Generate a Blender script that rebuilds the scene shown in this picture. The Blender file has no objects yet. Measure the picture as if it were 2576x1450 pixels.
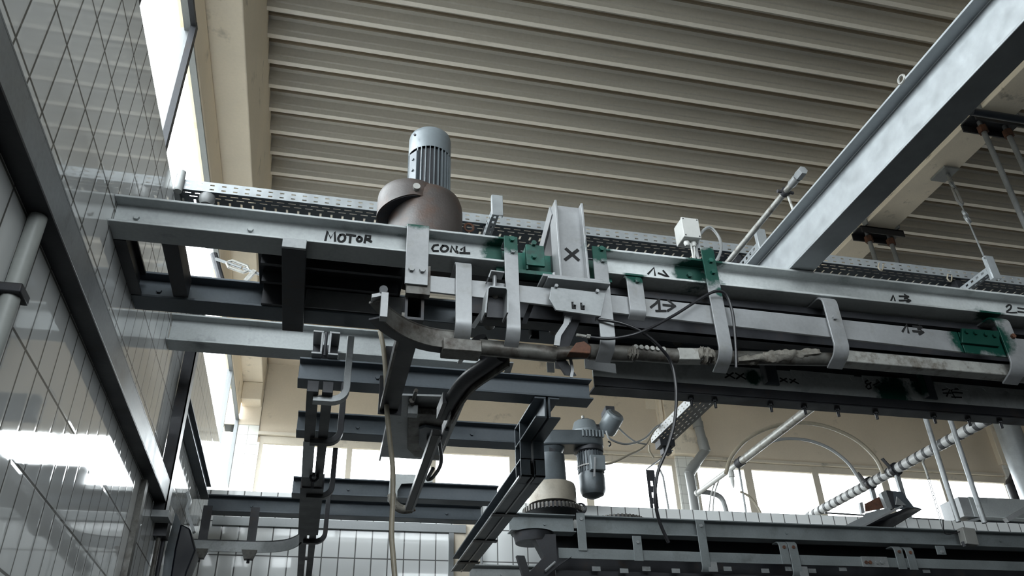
import bpy, bmesh, math, random
from math import radians, sin, cos, pi
from mathutils import Vector as V, Matrix, noise
random.seed(7)
S = bpy.context.scene
COL = S.collection
# ------------------------------------------------------------------ camera (calibrated from the hall's right angles)
YAW, PITCH, ROLL, FPX = radians(14.2558), radians(31.7411), radians(-1.9862), 2055.8
CAM = V((0, 0, 1.6))
_f0 = V((sin(YAW), cos(YAW), 0)); _r0 = V((cos(YAW), -sin(YAW), 0)); _u0 = V((0, 0, 1))
FW = _f0*cos(PITCH) + _u0*sin(PITCH); _u = _u0*cos(PITCH) - _f0*sin(PITCH)
RT = _r0*cos(ROLL) + _u*sin(ROLL); UP = _u*cos(ROLL) - _r0*sin(ROLL)
def ray(px, py): return RT*((px-1288)/FPX) - UP*((py-725)/FPX) + FW
def onx(px, py, v): d = ray(px, py); return CAM + d*((v-CAM.x)/d.x)
def ony(px, py, v): d = ray(px, py); return CAM + d*((v-CAM.y)/d.y)
def onz(px, py, v): d = ray(px, py); return CAM + d*((v-CAM.z)/d.z)
cd = bpy.data.cameras.new('camera'); cam = bpy.data.objects.new('camera', cd); COL.objects.link(cam)
cam.matrix_world = Matrix(((RT.x, UP.x, -FW.x, CAM.x), (RT.y, UP.y, -FW.y, CAM.y), (RT.z, UP.z, -FW.z, CAM.z), (0, 0, 0, 1)))
cd.sensor_width = 36; cd.lens = FPX*36/2576; cd.clip_start = .05; cd.clip_end = 200
S.camera = cam
# ------------------------------------------------------------------ materials
def ramp(nt, fac, stops):
    r = nt.nodes.new('ShaderNodeValToRGB'); e = r.color_ramp.elements
    while len(e) < len(stops): e.new(.5)
    for i, (p, c) in enumerate(stops): e[i].position = p; e[i].color = (*c, 1) if len(c) == 3 else c
    nt.links.new(fac, r.inputs[0]); return r.outputs[0]
def math_n(nt, op, a, b=None, c=None):
    n = nt.nodes.new('ShaderNodeMath'); n.operation = op
    for i, v in enumerate((a, b, c)):
        if v is None: continue
        if isinstance(v, (int, float)): n.inputs[i].default_value = v
        else: nt.links.new(v, n.inputs[i])
    return n.outputs[0]
def mixc(nt, f, a, b):
    n = nt.nodes.new('ShaderNodeMix'); n.data_type = 'RGBA'
    for s, v in (('Factor', f), ('A', a), ('B', b)):
        k = {'Factor': 0, 'A': 6, 'B': 7}[s]
        if isinstance(v, (int, float)): n.inputs[k].default_value = v
        elif isinstance(v, tuple): n.inputs[k].default_value = (*v, 1)
        else: nt.links.new(v, n.inputs[k])
    return n.outputs[2]
def noise_n(nt, co, scale, detail=3, rough=.55):
    n = nt.nodes.new('ShaderNodeTexNoise'); n.inputs['Scale'].default_value = scale
    n.inputs['Detail'].default_value = detail; n.inputs['Roughness'].default_value = rough
    nt.links.new(co, n.inputs['Vector']); return n.outputs['Fac']
def base_mat(name):
    m = bpy.data.materials.new(name); m.use_nodes = True; nt = m.node_tree
    b = nt.nodes['Principled BSDF']; g = nt.nodes.new('ShaderNodeNewGeometry')
    return m, nt, b, g.outputs['Position']
TONE = .56
GREEN = (.002, .045, .032)
def surf(name, c, rough=.5, metal=0., var=.18, sc=6, blobs=None, stain=None, stain_amt=.0, stain_sc=3, bump=0., fine=60, stretch=None, green=GREEN):
    """one coloured surface: broad and fine tone variation, optional dirt, sprayed paint blots and bump"""
    m, nt, b, pos = base_mat(name)
    c = tuple(x*TONE for x in c); stain = tuple(x*TONE for x in stain) if stain else None
    co = pos
    if stretch:
        mp = nt.nodes.new('ShaderNodeMapping'); mp.inputs['Scale'].default_value = stretch
        nt.links.new(pos, mp.inputs[0]); co = mp.outputs[0]
    n1 = noise_n(nt, co, sc); n2 = noise_n(nt, pos, fine, 2)
    s = math_n(nt, 'ADD', math_n(nt, 'MULTIPLY', n1, .7), math_n(nt, 'MULTIPLY', n2, .3))
    lo = tuple(x*(1-var) for x in c); hi = tuple(min(1, x*(1+var)) for x in c)
    col = ramp(nt, s, [(.3, lo), (.7, hi)])
    if stain:
        n3 = noise_n(nt, co, stain_sc, 5, .65)
        f = ramp(nt, n3, [(.62-stain_amt, (0, 0, 0)), (.80-stain_amt*.8, (1, 1, 1))])
        col = mixc(nt, f, col, stain)
    if blobs:
        tot = None
        for (p, r) in blobs:
            d = nt.nodes.new('ShaderNodeVectorMath'); d.operation = 'DISTANCE'
            nt.links.new(pos, d.inputs[0]); d.inputs[1].default_value = p
            k = math_n(nt, 'SUBTRACT', 1.0, math_n(nt, 'DIVIDE', d.outputs['Value'], r))
            tot = k if tot is None else math_n(nt, 'MAXIMUM', tot, k)
        n4 = noise_n(nt, pos, 26, 4, .7)
        k = math_n(nt, 'ADD', tot, math_n(nt, 'MULTIPLY', math_n(nt, 'SUBTRACT', n4, .5), .9))
        f = ramp(nt, k, [(.0, (0, 0, 0)), (.32, (1, 1, 1))])
        col = mixc(nt, f, col, green)
    nt.links.new(col, b.inputs['Base Color'])
    b.inputs['Metallic'].default_value = metal
    rr = ramp(nt, n1, [(.3, (rough*.8,)*3), (.75, (min(1, rough*1.25),)*3)])
    nt.links.new(rr, b.inputs['Roughness'])
    if bump:
        bp = nt.nodes.new('ShaderNodeBump'); bp.inputs['Strength'].default_value = bump; bp.inputs['Distance'].default_value = .0018
        nt.links.new(n2, bp.inputs['Height']); nt.links.new(bp.outputs[0], b.inputs['Normal'])
    return m
def tiles(name, c, joint, axis, u0, z0, du, dz, jw=.006, rough=.12):
    """glazed wall tiles: stack bond, du wide and dz tall, joints as grooves"""
    m, nt, b, pos = base_mat(name)
    sp = nt.nodes.new('ShaderNodeSeparateXYZ'); nt.links.new(pos, sp.inputs[0])
    u = sp.outputs[axis]; z = sp.outputs['Z']
    def gap(val, o, d):
        f = math_n(nt, 'FRACT', math_n(nt, 'DIVIDE', math_n(nt, 'SUBTRACT', val, o-40*d), d))
        e = math_n(nt, 'MULTIPLY', math_n(nt, 'SUBTRACT', .5, math_n(nt, 'ABSOLUTE', math_n(nt, 'SUBTRACT', f, .5))), d)
        return e
    e = math_n(nt, 'MINIMUM', gap(u, u0, du), gap(z, z0, dz))
    j = ramp(nt, math_n(nt, 'DIVIDE', e, jw), [(.38, (1, 1, 1)), (.62, (0, 0, 0))])
    wn = nt.nodes.new('ShaderNodeTexWhiteNoise')
    fl = nt.nodes.new('ShaderNodeCombineXYZ')
    nt.links.new(math_n(nt, 'FLOOR', math_n(nt, 'DIVIDE', math_n(nt, 'SUBTRACT', u, u0), du)), fl.inputs[0])
    nt.links.new(math_n(nt, 'FLOOR', math_n(nt, 'DIVIDE', math_n(nt, 'SUBTRACT', z, z0), dz)), fl.inputs[1])
    nt.links.new(fl.outputs[0], wn.inputs['Vector'])
    lo = tuple(x*.94 for x in c)
    col = mixc(nt, wn.outputs['Value'], lo, c)
    n1 = noise_n(nt, pos, 1.3, 4)
    col = mixc(nt, ramp(nt, n1, [(.5, (0, 0, 0)), (.8, (.35,)*3)]), col, tuple(x*.72 for x in c))
    col = mixc(nt, j, col, joint)
    nt.links.new(col, b.inputs['Base Color'])
    nt.links.new(ramp(nt, math_n(nt, 'ADD', j, math_n(nt, 'MULTIPLY', noise_n(nt, pos, 9), .12)), [(0, (rough*.75,)*3), (.2, (rough*1.5,)*3), (1, (.8,)*3)]), b.inputs['Roughness'])
    bp = nt.nodes.new('ShaderNodeBump'); b.inputs['Coat Weight'].default_value = .6; b.inputs['Coat Roughness'].default_value = .03
    bp.inputs['Strength'].default_value = .15; bp.inputs['Distance'].default_value = .004
    h = math_n(nt, 'ADD', math_n(nt, 'MINIMUM', math_n(nt, 'DIVIDE', e, jw*1.6), 1.0), math_n(nt, 'MULTIPLY', noise_n(nt, pos, 22, 2), .03))
    nt.links.new(h, bp.inputs['Height']); nt.links.new(bp.outputs[0], b.inputs['Normal'])
    return m
def glass_mat():
    m = bpy.data.materials.new('window_glass'); m.use_nodes = True; nt = m.node_tree
    nt.nodes.remove(nt.nodes['Principled BSDF']); o = nt.nodes['Material Output']
    t = nt.nodes.new('ShaderNodeBsdfTransparent'); t.inputs[0].default_value = (.93, .95, .95, 1)
    g = nt.nodes.new('ShaderNodeBsdfGlossy'); g.inputs['Roughness'].default_value = .03
    fr = nt.nodes.new('ShaderNodeFresnel'); fr.inputs[0].default_value = 1.3
    n = noise_n(nt, nt.nodes.new('ShaderNodeNewGeometry').outputs['Position'], 2.5)
    mx = nt.nodes.new('ShaderNodeMixShader'); nt.links.new(math_n(nt, 'MULTIPLY', fr.outputs[0], math_n(nt, 'ADD', .10, math_n(nt, 'MULTIPLY', n, .06))), mx.inputs[0])
    nt.links.new(t.outputs[0], mx.inputs[1]); nt.links.new(g.outputs[0], mx.inputs[2]); nt.links.new(mx.outputs[0], o.inputs[0])
    return m
# ------------------------------------------------------------------ mesh building
class MB:
    def __init__(s): s.v = []; s.f = []; s.mi = []; s.m = 0
    def add(s, vs, fs):
        o = len(s.v); s.v += [V(p) for p in vs]
        for f in fs: s.f.append([i+o for i in f]); s.mi.append(s.m)
        return s
    def box(s, x0, x1, y0, y1, z0, z1):
        x0, x1 = sorted((x0, x1)); y0, y1 = sorted((y0, y1)); z0, z1 = sorted((z0, z1))
        return s.add([(x, y, z) for z in (z0, z1) for y in (y0, y1) for x in (x0, x1)],
                     [(0, 2, 3, 1), (4, 5, 7, 6), (0, 1, 5, 4), (2, 6, 7, 3), (0, 4, 6, 2), (1, 3, 7, 5)])
    def obox(s, c, a, b, h):
        """box about c with half vectors a, b, h"""
        c, a, b, h = V(c), V(a), V(b), V(h)
        if a.cross(b).dot(h) < 0: a = -a
        return s.add([c+i*a+j*b+k*h for k in (-1, 1) for j in (-1, 1) for i in (-1, 1)],
                     [(0, 2, 3, 1), (4, 5, 7, 6), (0, 1, 5, 4), (2, 6, 7, 3), (0, 4, 6, 2), (1, 3, 7, 5)])
    def extr(s, pts, vec):
        pts = [V(p) for p in pts]; vec = V(vec); n = len(pts)
        nr = V((0, 0, 0))
        for i in range(n): nr += pts[i].cross(pts[(i+1) % n])
        if nr.dot(vec) > 0: pts.reverse()
        fs = [list(range(n)), list(range(2*n-1, n-1, -1))]
        fs += [[i, i+n, (i+1) % n+n, (i+1) % n] for i in range(n)]
        return s.add(pts+[p+vec for p in pts], fs)
    def girder(s, axis, a, b, u, z, h=.14, w=.135, tw=.008, tf=.012):
        """I section along axis X or Y from a to b; u = near/left side of the flange, z = underside"""
        p = [(0, 0), (w, 0), (w, tf), (w/2+tw/2, tf), (w/2+tw/2, h-tf), (w, h-tf), (w, h), (0, h), (0, h-tf), (w/2-tw/2, h-tf), (w/2-tw/2, tf), (0, tf)]
        if axis == 'X': return s.extr([(a, u+i, z+j) for i, j in p], (b-a, 0, 0))
        if axis == 'Y': return s.extr([(u+i, a, z+j) for i, j in p], (0, b-a, 0))
        return s.extr([(u+i, z+j, a) for i, j in p], (0, 0, b-a))
    def tube(s, path, r, n=10, caps=True, up=None):
        path = [V(p) for p in path]; rs = r if isinstance(r, (list, tuple)) else [r]*len(path)
        t0 = (path[1]-path[0]).normalized(); a = V((0, 0, 1)) if abs(t0.z) < .9 else V((1, 0, 0))
        nrm = t0.cross(a).normalized(); rings = []
        for i, p in enumerate(path):
            t = (path[min(i+1, len(path)-1)]-path[max(i-1, 0)]).normalized()
            nrm = (nrm-t*nrm.dot(t)).normalized(); b = t.cross(nrm)
            rings.append([p+(nrm*cos(2*pi*k/n)+b*sin(2*pi*k/n))*rs[i] for k in range(n)])
        fs = []
        for i in range(len(path)-1):
            for k in range(n): k2 = (k+1) % n; fs.append((i*n+k, i*n+k2, (i+1)*n+k2, (i+1)*n+k))
        if caps: fs.append(list(range(n-1, -1, -1))); fs.append([(len(path)-1)*n+k for k in range(n)])
        return s.add([q for r_ in rings for q in r_], fs)
    def cyl(s, p0, p1, r, n=16): return s.tube([p0, p1], r, n)
    def strap(s, path, wv, t):
        """flat bar following path; wv = full width vector, t = thickness"""
        path = [V(p) for p in path]; wv = V(wv); rings = []
        for i, p in enumerate(path):
            tg = (path[min(i+1, len(path)-1)]-path[max(i-1, 0)]).normalized()
            nn = wv.cross(tg).normalized()*t/2
            rings.append([p-wv/2-nn, p+wv/2-nn, p+wv/2+nn, p-wv/2+nn])
        fs = []
        for i in range(len(path)-1):
            for k in range(4): k2 = (k+1) % 4; fs.append((i*4+k, (i+1)*4+k, (i+1)*4+k2, i*4+k2))
        L = (len(path)-1)*4; fs += [(0, 1, 2, 3), (L+3, L+2, L+1, L)]
        return s.add([q for r_ in rings for q in r_], fs)
    def lathe(s, c, prof, n=32, ax='Z', a0=0, a1=2*pi):
        c = V(c); full = abs(a1-a0-2*pi) < 1e-6; m = n if full else n+1; vs = []
        for (r, h) in prof:
            for k in range(m):
                a = a0+(a1-a0)*k/n; q = (r*cos(a), r*sin(a), h)
                if ax == 'Y': q = (q[0], q[2], -q[1])
                if ax == 'X': q = (q[2], q[1], -q[0])
                vs.append(c+V(q))
        fs = []
        for i in range(len(prof)-1):
            for k in range(n): k2 = (k+1) % m; fs.append((i*m+k, i*m+k2, (i+1)*m+k2, (i+1)*m+k))
        return s.add(vs, fs)
    def bolt(s, p, d, r=.011, h=.012):
        """hexagon head on point p pointing along d"""
        p, d = V(p), V(d).normalized(); return s.tube([p-d*.002, p+d*h], r, 6)
    def ink(s, lines, y, w=.011, off=.002):
        """marker strokes given as pixel polylines lying on the plane y"""
        for k, L in enumerate(lines):
            P = [ony(a, b, y)+V((0, -off-.0003*k, 0)) for a, b in L]
            if len(P) > 5: P = spline(P, 3)
            n = len(P); vs = []
            for i, p in enumerate(P):
                t = (P[min(i+1, n-1)]-P[max(i-1, 0)]).normalized(); nn = V((-t.z, 0, t.x))*w/2
                e = t*(w*.3 if i == n-1 else -w*.3 if i == 0 else 0)
                vs += [p+e-nn, p+e+nn]
            s.add(vs, [(2*i, 2*i+2, 2*i+3, 2*i+1) for i in range(n-1)])
        return s
    def perf(s, o, u, v, L, W, pitch, slot, rows):
        """sheet with slots: rows = (v0, v1, phase, length) of each slot row"""
        o, u, v = V(o), V(u).normalized(), V(v).normalized(); cur = 0
        def q(a, b, c, d):
            if b-a > 1e-5 and d-c > 1e-5: s.add([o+u*a+v*c, o+u*b+v*c, o+u*b+v*d, o+u*a+v*d], [(0, 1, 2, 3)])
        for (v0, v1, ph, sl) in rows:
            q(0, L, cur, v0); x = 0; k = ph*pitch
            while k+sl < L: q(x, k, v0, v1); x = k+sl; k += pitch
            q(x, L, v0, v1); cur = v1
        q(0, L, cur, W); return s
def arc(c, r, a0, a1, n, e1, e2):
    c, e1, e2 = V(c), V(e1), V(e2)
    return [c+e1*(r*cos(a0+(a1-a0)*i/n))+e2*(r*sin(a0+(a1-a0)*i/n)) for i in range(n+1)]
def spline(pts, n=8):
    P = [V(p) for p in pts]; out = []
    for i in range(len(P)-1):
        a, b, c, d = P[max(i-1, 0)], P[i], P[i+1], P[min(i+2, len(P)-1)]
        for k in range(n):
            t = k/n; out.append(.5*((2*b)+(c-a)*t+(2*a-5*b+4*c-d)*t*t+(3*b-a-3*c+d)*t**3))
    return out+[P[-1]]
def mk(name, mb, mat, parent=None, bevel=0, solid=0, smooth=35, origin=None):
    mats = mat if isinstance(mat, (list, tuple)) else [mat]
    xs = [p.x for p in mb.v]; ys = [p.y for p in mb.v]; zs = [p.z for p in mb.v]
    if parent is not None: o = V(parent['_o'])
    else: o = V(origin) if origin else V(((min(xs)+max(xs))/2, (min(ys)+max(ys))/2, min(zs)))
    me = bpy.data.meshes.new(name); me.from_pydata([p-o for p in mb.v], [], mb.f)
    for m in mats: me.materials.append(m)
    me.polygons.foreach_set('material_index', mb.mi)
    if smooth:
        me.polygons.foreach_set('use_smooth', [True]*len(me.polygons)); me.set_sharp_from_angle(angle=radians(smooth))
    me.update(); ob = bpy.data.objects.new(name, me); COL.objects.link(ob)
    if parent is not None: ob.parent = parent
    else: ob.location = o
    ob['_o'] = tuple(o)
    if bevel:
        b = ob.modifiers.new('bevel', 'BEVEL'); b.width = bevel; b.segments = 2; b.limit_method = 'ANGLE'; b.angle_limit = radians(40)
    if solid:
        d = ob.modifiers.new('sheet', 'SOLIDIFY'); d.thickness = solid; d.offset = 0
    return ob
def tag(o, label, cat, group=None, kind=None):
    o['label'] = label; o['category'] = cat
    if group: o['group'] = group
    if kind: o['kind'] = kind
    return o
def thing(name, loc, label, cat, group=None):
    o = bpy.data.objects.new(name, None); COL.objects.link(o); o.location = loc; o['_o'] = tuple(loc); o.empty_display_size = .05
    return tag(o, label, cat, group)
def struct(name, mb, mat, parent=None, **k):
    o = mk(name, mb, mat, parent, **k)
    if parent is None: o['kind'] = 'structure'
    return o
def dup(src, d, label, group=None):
    """a copy of a thing with its parts, moved by d"""
    def rec(o, par):
        c = o.copy(); COL.objects.link(c)
        if par: c.parent = par
        for ch in [x for x in bpy.data.objects if x.parent == o and x != c]: rec(ch, c)
        return c
    c = rec(src, None); c.location = V(src.location)+V(d); c['label'] = label
    c['_o'] = tuple(V(src['_o'])+V(d))
    if group: c['group'] = group
    return c
def sub(t, name):
    """the first part of t with that name, to carry sub-parts"""
    return next(c for c in t.children if c.name.split('.')[0] == name)
# ------------------------------------------------------------------ palette
def PB(px, py, y, r): return (tuple(ony(px, py, y)), r)
BL = [PB(1050, 548, 2.98, .075), PB(1010, 572, 3.06, .05), PB(1082, 578, 3.06, .06), PB(1252, 640, 3.06, .085), PB(1288, 606, 2.98, .085),
      PB(1508, 628, 2.98, .085), PB(1600, 690, 2.98, .07), PB(1735, 692, 3.06, .10), PB(1785, 668, 2.98, .13), PB(1812, 735, 2.98, .03), PB(2490, 782, 3.0, .09),
      PB(1345, 708, 2.99, .022), PB(2440, 850, 2.99, .13), PB(2500, 855, 2.99, .12), PB(1896, 948, 3.61, .055), PB(2250, 990, 3.61, .13), PB(2328, 965, 3.58, .09)]
ZINC = surf('galvanised_steel', (.42, .44, .45), .42, .35, .22, 5, BL, (.20, .20, .19), .02, 7, .15)
ZINCL = surf('bright_galvanised_steel', (.45, .462, .475), .40, .25, .16, 6, BL, (.36, .36, .34), .06, 9, .1)
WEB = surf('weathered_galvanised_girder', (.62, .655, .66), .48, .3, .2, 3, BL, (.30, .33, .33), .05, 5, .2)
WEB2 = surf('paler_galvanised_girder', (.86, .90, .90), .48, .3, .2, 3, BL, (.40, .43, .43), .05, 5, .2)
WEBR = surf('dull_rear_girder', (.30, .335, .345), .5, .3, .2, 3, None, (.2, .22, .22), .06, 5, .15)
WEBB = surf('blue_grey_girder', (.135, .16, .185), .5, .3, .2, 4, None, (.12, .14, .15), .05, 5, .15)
DARK = surf('dark_steel', (.045, .047, .055), .5, .3, .3, 6, None, (.08, .06, .05), .05, 6, .2)
RAILM = surf('grimy_rail_steel', (.17, .165, .15), .5, .35, .4, 9, None, (.06, .045, .035), .16, 12, .5)
RAILL = surf('pale_rail_steel', (.50, .50, .47), .45, .3, .25, 9, None, (.15, .12, .09), .10, 14, .3)
HOUS = surf('worn_brown_cast_housing', (.085, .072, .067), .5, .15, .35, 5, None, (.11, .06, .04), .14, 6, .5, 90)
MOTP = surf('grey_blue_motor_paint', (.24, .275, .295), .38, .2, .12, 5, None, (.16, .17, .17), .0, 7, .1)
MOTD = surf('dull_motor_paint', (.115, .135, .15), .42, .25, .2, 6, None, (.09, .09, .09), .06, 7, .2)
GRNP = surf('green_sprayed_steel', (.006, .11, .08), .5, .1, .45, 9, None, (.02, .03, .03), .06, 6, .2)
RUST = surf('rusted_steel', (.16, .065, .035), .8, .1, .5, 14, None, (.05, .03, .025), .1, 10, .5)
INK = surf('black_marker_ink', (.005, .005, .006), .9, 0, .1)
RUB = surf('black_cable_rubber', (.022, .022, .026), .35, 0, .2)
BEIGE = surf('beige_cable_sheath', (.42, .37, .28), .5, 0, .2, 8)
WHITEP = surf('white_plastic', (.72, .72, .69), .4, 0, .06, 6, None, (.5, .48, .42), .0, 8)
CONC = surf('cream_painted_concrete', (1.32, 1.17, .95), .75, 0, .08, 1.6, None, (.36, .33, .27), .02, 2.2, .25, 40)
CONCW = surf('buff_painted_wall', (1.12, .97, .775), .8, 0, .07, 1.2, None, (.33, .30, .25), .0, 1.6, .15, 50)
FRAME = surf('cream_window_frame', (1.0, .9, .75), .5, 0, .08, 3, None, (.38, .36, .31), .02, 4)
ALU = surf('grey_window_aluminium', (.40, .42, .43), .4, .4, .1, 3)
DECK = surf('grey_roof_sheet', (1.08, 1.025, .93), .6, .0, .12, 1.5, None, (.20, .16, .12), -.02, 1.2, .05, 30, (.15, 1, 1))  # recesses a darker grey than the flanges below them
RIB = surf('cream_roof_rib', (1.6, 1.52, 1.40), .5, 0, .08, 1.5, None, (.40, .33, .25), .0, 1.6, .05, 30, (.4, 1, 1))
RIBD = surf('shaded_roof_groove', (.42, .34, .25), .7, 0, .2, 2, None, None, 0, 3, .05, 30, None)  # groove colour darkened to stand in for shade in the recess
LINT = surf('off_white_lintel_render', (1.45, 1.25, .98), .7, 0, .06, 2, None, (.55, .49, .38), .02, 2.5, .2, 40)
CLAY = surf('dried_dirt', (.24, .225, .195), .95, 0, .45, 22, None, (.1, .08, .06), .12, 30, .8, 140)
TAPE = surf('dark_grey_tape', (.10, .105, .11), .5, 0, .15)
WRAP = surf('white_pipe_wrap', (.74, .75, .75), .45, 0, .08, 8)
GRP = surf('grey_pvc', (.36, .37, .37), .4, 0, .1, 4)
BEAMP = surf('cream_painted_beam', (1.45, 1.3, 1.08), .6, 0, .12, 2, None, (.26, .23, .18), .03, 5, .2)
GALV2 = surf('new_spangled_zinc', (.53, .565, .585), .36, .35, .10, 14, None, (.50, .53, .55), .12, 9, .05, 40)
TILEL = tiles('pale_grey_wall_tiles', (.80, .815, .81), (.10, .095, .085), 'Y', 2.144, 3.745, .1505, .3, .011, .06)
TILEB = tiles('pale_grey_partition_tiles', (.86, .88, .88), (.14, .14, .14), 'X', -.942, 3.479, .1495, .3, .011, .16)
TILEP = tiles('white_pillar_tiles', (.74, .74, .70), (.3, .29, .27), 'X', -.905, 6.33, .15, .148, .006, .2)
FLOORM = surf('grey_concrete_floor', (.045, .044, .043), .6, 0, .2, 1.2, None, (.03, .03, .03), .05, 1.5)
WDARK = surf('grey_plaster_wall', (.22, .215, .20), .8, 0, .1, 1.2)
GLASS = glass_mat()
# ------------------------------------------------------------------ the hall
XW, YF, YP, XR, YB, ZD = -.942, 11.87, 7.80, 13.6, -5.0, 8.19
struct('floor', MB().box(-1.4, XR+.3, YB-.3, YF+.3, -.2, 0), FLOORM)
struct('wall_left', MB().box(-1.4, XW, YB, YF+.2, 0, 4.54), TILEL)
# concrete over the left windows: lintel, edge beam
struct('trim_8', MB().box(-1.262, -1.2, YB, YF-.12, 6.42, 6.9), LINT, bevel=.03)
m = MB().box(-1.42, -.92, YB, YF, 6.9, 8.5)
m.box(-1.2, -.915, YF-.30, YF+.02, 6.62, 6.9).box(-1.42, -.905, YF-.02, YF+.3, 6.33, 6.9)
struct('trim_1', m, CONC, bevel=.012)
# left clerestory
w1 = struct('window_1', MB().box(-1.255, -1.205, YB, YF, 6.395, 6.42).box(-1.27, -1.2, YB, YF, 4.5, 4.58).box(-1.26, -1.21, YF-.04, YF, 4.58, 6.395), ALU)
for k, yy in enumerate((-4.9, -1.2, 4.52, 10.2)): struct('window_mullion', MB().box(-1.28, -1.21, yy-(.018 if yy > 9 else .045), yy+(.018 if yy > 9 else .045), 4.54, 6.42), ALU, w1)
# an opened casement leaf beside the near mullion
m = MB()
for yy in (4.38, 3.2): m.box(-1.19, -1.15, yy-.03, yy+.03, 4.7, 6.36)
m.box(-1.188, -1.152, 3.23, 4.35, 6.32, 6.36).box(-1.188, -1.152, 3.23, 4.35, 4.70, 4.74)
struct('window_sash', m, DARK, w1)
struct('window_pane', MB().box(-1.245, -1.240, YB, YF, 4.54, 6.4), GLASS, w1)
# roof sheet: trapezoidal ribs running away from the left wall
def rib_ys():
    ys = []; y = 5.036; k = 0
    while y < YF+.4: ys.append(y); k += 1; y = 5.036+min(.326*k+.0033*k*k, 99) if k < 9 else y+.385
    y = 5.036
    while y > YB: y -= .326; ys.insert(0, y)
    return ys
ys = rib_ys(); pr = []
for i in range(len(ys)-1):
    a, b = ys[i], ys[i+1]; p = b-a
    f = lambda t: a+t*p
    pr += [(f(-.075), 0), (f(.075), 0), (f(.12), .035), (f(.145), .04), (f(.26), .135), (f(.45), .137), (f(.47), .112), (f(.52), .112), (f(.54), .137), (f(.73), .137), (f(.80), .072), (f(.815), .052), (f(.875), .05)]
m = MB()
for i in range(len(pr)-1):
    (y0, z0), (y1, z1) = pr[i], pr[i+1]
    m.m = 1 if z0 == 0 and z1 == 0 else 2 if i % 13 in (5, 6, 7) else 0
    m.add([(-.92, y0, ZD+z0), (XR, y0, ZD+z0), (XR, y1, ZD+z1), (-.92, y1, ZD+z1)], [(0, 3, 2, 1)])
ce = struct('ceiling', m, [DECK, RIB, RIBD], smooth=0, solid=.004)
struct('roof_slab', MB().box(-1.42, XR+.3, YB-.3, YF+.3, ZD+.16, ZD+.4), CONC, ce)
# far wall with its two window bays
def fx(px, py=1200): return ony(px, py, YF).x
m = MB().box(-.905, XR+.3, YF, YF+.3, 6.19, ZD+.2).box(-1.4, XR+.3, YF, YF+.3, 0, 4.5)
m.box(-1.42, -.9, YF, YF+.3, 6.33, ZD+.2)
m.box(-.905, XR, YF-.22, YF, 7.36, ZD+.15)
struct('wall_back', m, CONCW)
struct('trim_2', MB().box(-.905, 5.42, YF-.05, YF+.01, 6.19, 6.235).box(6.02, 12.0, YF-.05, YF+.01, 6.19, 6.235), FRAME)
m = MB().box(-1.24, -.905, YF-.02, YF+.3, 4.4, 6.33).box(5.66, 5.98, YF-.03, YF+.3, 4.4, 6.30).box(12.06, 12.5, YF-.03, YF+.3, 4.4, 6.4)
struct('trim_3', m, TILEP)
# cream concrete columns above the tiled piers, with corbel
m = MB().box(5.55, 6.22, YF-.10, YF+.05, 6.62, ZD).box(5.60, 6.05, YF-.16, YF+.05, 6.22, 6.66).box(5.44, 5.62, YF-.03, YF+.05, 6.6, ZD).box(12.0, 12.6, YF-.10, YF+.05, 6.4, ZD)
struct('trim_4', m, CONC, bevel=.01)
def bay(name, x0, x1, bars):
    w = struct(name, MB().box(x0, x1, YF+.02, YF+.08, 6.08, 6.19).box(x0, x1, YF+.02, YF+.08, 4.5, 4.58).box(x0, x0+.06, YF+.02, YF+.08, 4.58, 6.08).box(x1-.06, x1, YF+.02, YF+.08, 4.58, 6.08), FRAME)
    for (a, b) in bars: struct('window_mullion', MB().box(a, b, YF+.01, YF+.09, 4.58, 6.08), FRAME, w)
    struct('window_pane', MB().box(x0, x1, YF+.048, YF+.053, 4.5, 6.15), GLASS, w)
bay('window_2', -.88, 5.66, [(.39, .47), (1.65, 1.73), (2.88, 3.02), (4.10, 4.22)])
bay('window_3', 5.98, 12.06, [(6.88, 7.02), (8.15, 8.27), (9.46, 9.60), (10.66, 10.78)])
# lower tiled partition in front of the far windows
struct('wall_middle', MB().box(XW, XR, YP, YP+.12, 0, 4.062), TILEB)
struct('trim_5', MB().box(XW+.06, ony(1172, 1345, YP-.03).x, YP-.035, YP, 3.735, 3.812), ALU)
xa = ony(1128, 1400, YP).x; xb = ony(1140, 1400, YP).x; xc = ony(1212, 1400, YP).x
struct('trim_6', MB().box(xa, xb, YP-.03, YP, 0, 3.735).box(xc-.02, xc, YP-.03, YP, 0, 4.06), ALU)
struct('trim_7', MB().box(xb, xc, YP-.012, YP+.001, 0, 4.062), CONC)
FZ0, FZ1, FX1 = 3.7, 7.4, 3.6
# the rest of the hall, behind and to the right
struct('wall_right', MB().box(XR, XR+.3, YB, YF, 0, ZD+.2), WDARK)
struct('wall_front', MB().box(-1.4, XR+.3, YB-.3, YB, 0, FZ0).box(-1.4, XR+.3, YB-.3, YB, FZ1, ZD+.2).box(-1.4, -.9, YB-.3, YB, FZ0, FZ1).box(FX1, XR+.3, YB-.3, YB, FZ0, FZ1), WDARK)
w4 = struct('added_window_4', MB().box(-.9, FX1, YB-.2, YB-.14, FZ1-.1, FZ1).box(-.9, FX1, YB-.2, YB-.14, FZ0, FZ0+.1), ALU)  # unseen window, added and sized for light on the front faces
for k in range(4): struct('window_mullion', MB().box(-.9+k*1.5-.05, -.9+k*1.5+.05, YB-.22, YB-.12, FZ0, FZ1), ALU, w4)
struct('window_pane', MB().box(-.9, FX1, YB-.173, YB-.168, FZ0, FZ1), GLASS, w4)
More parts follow.
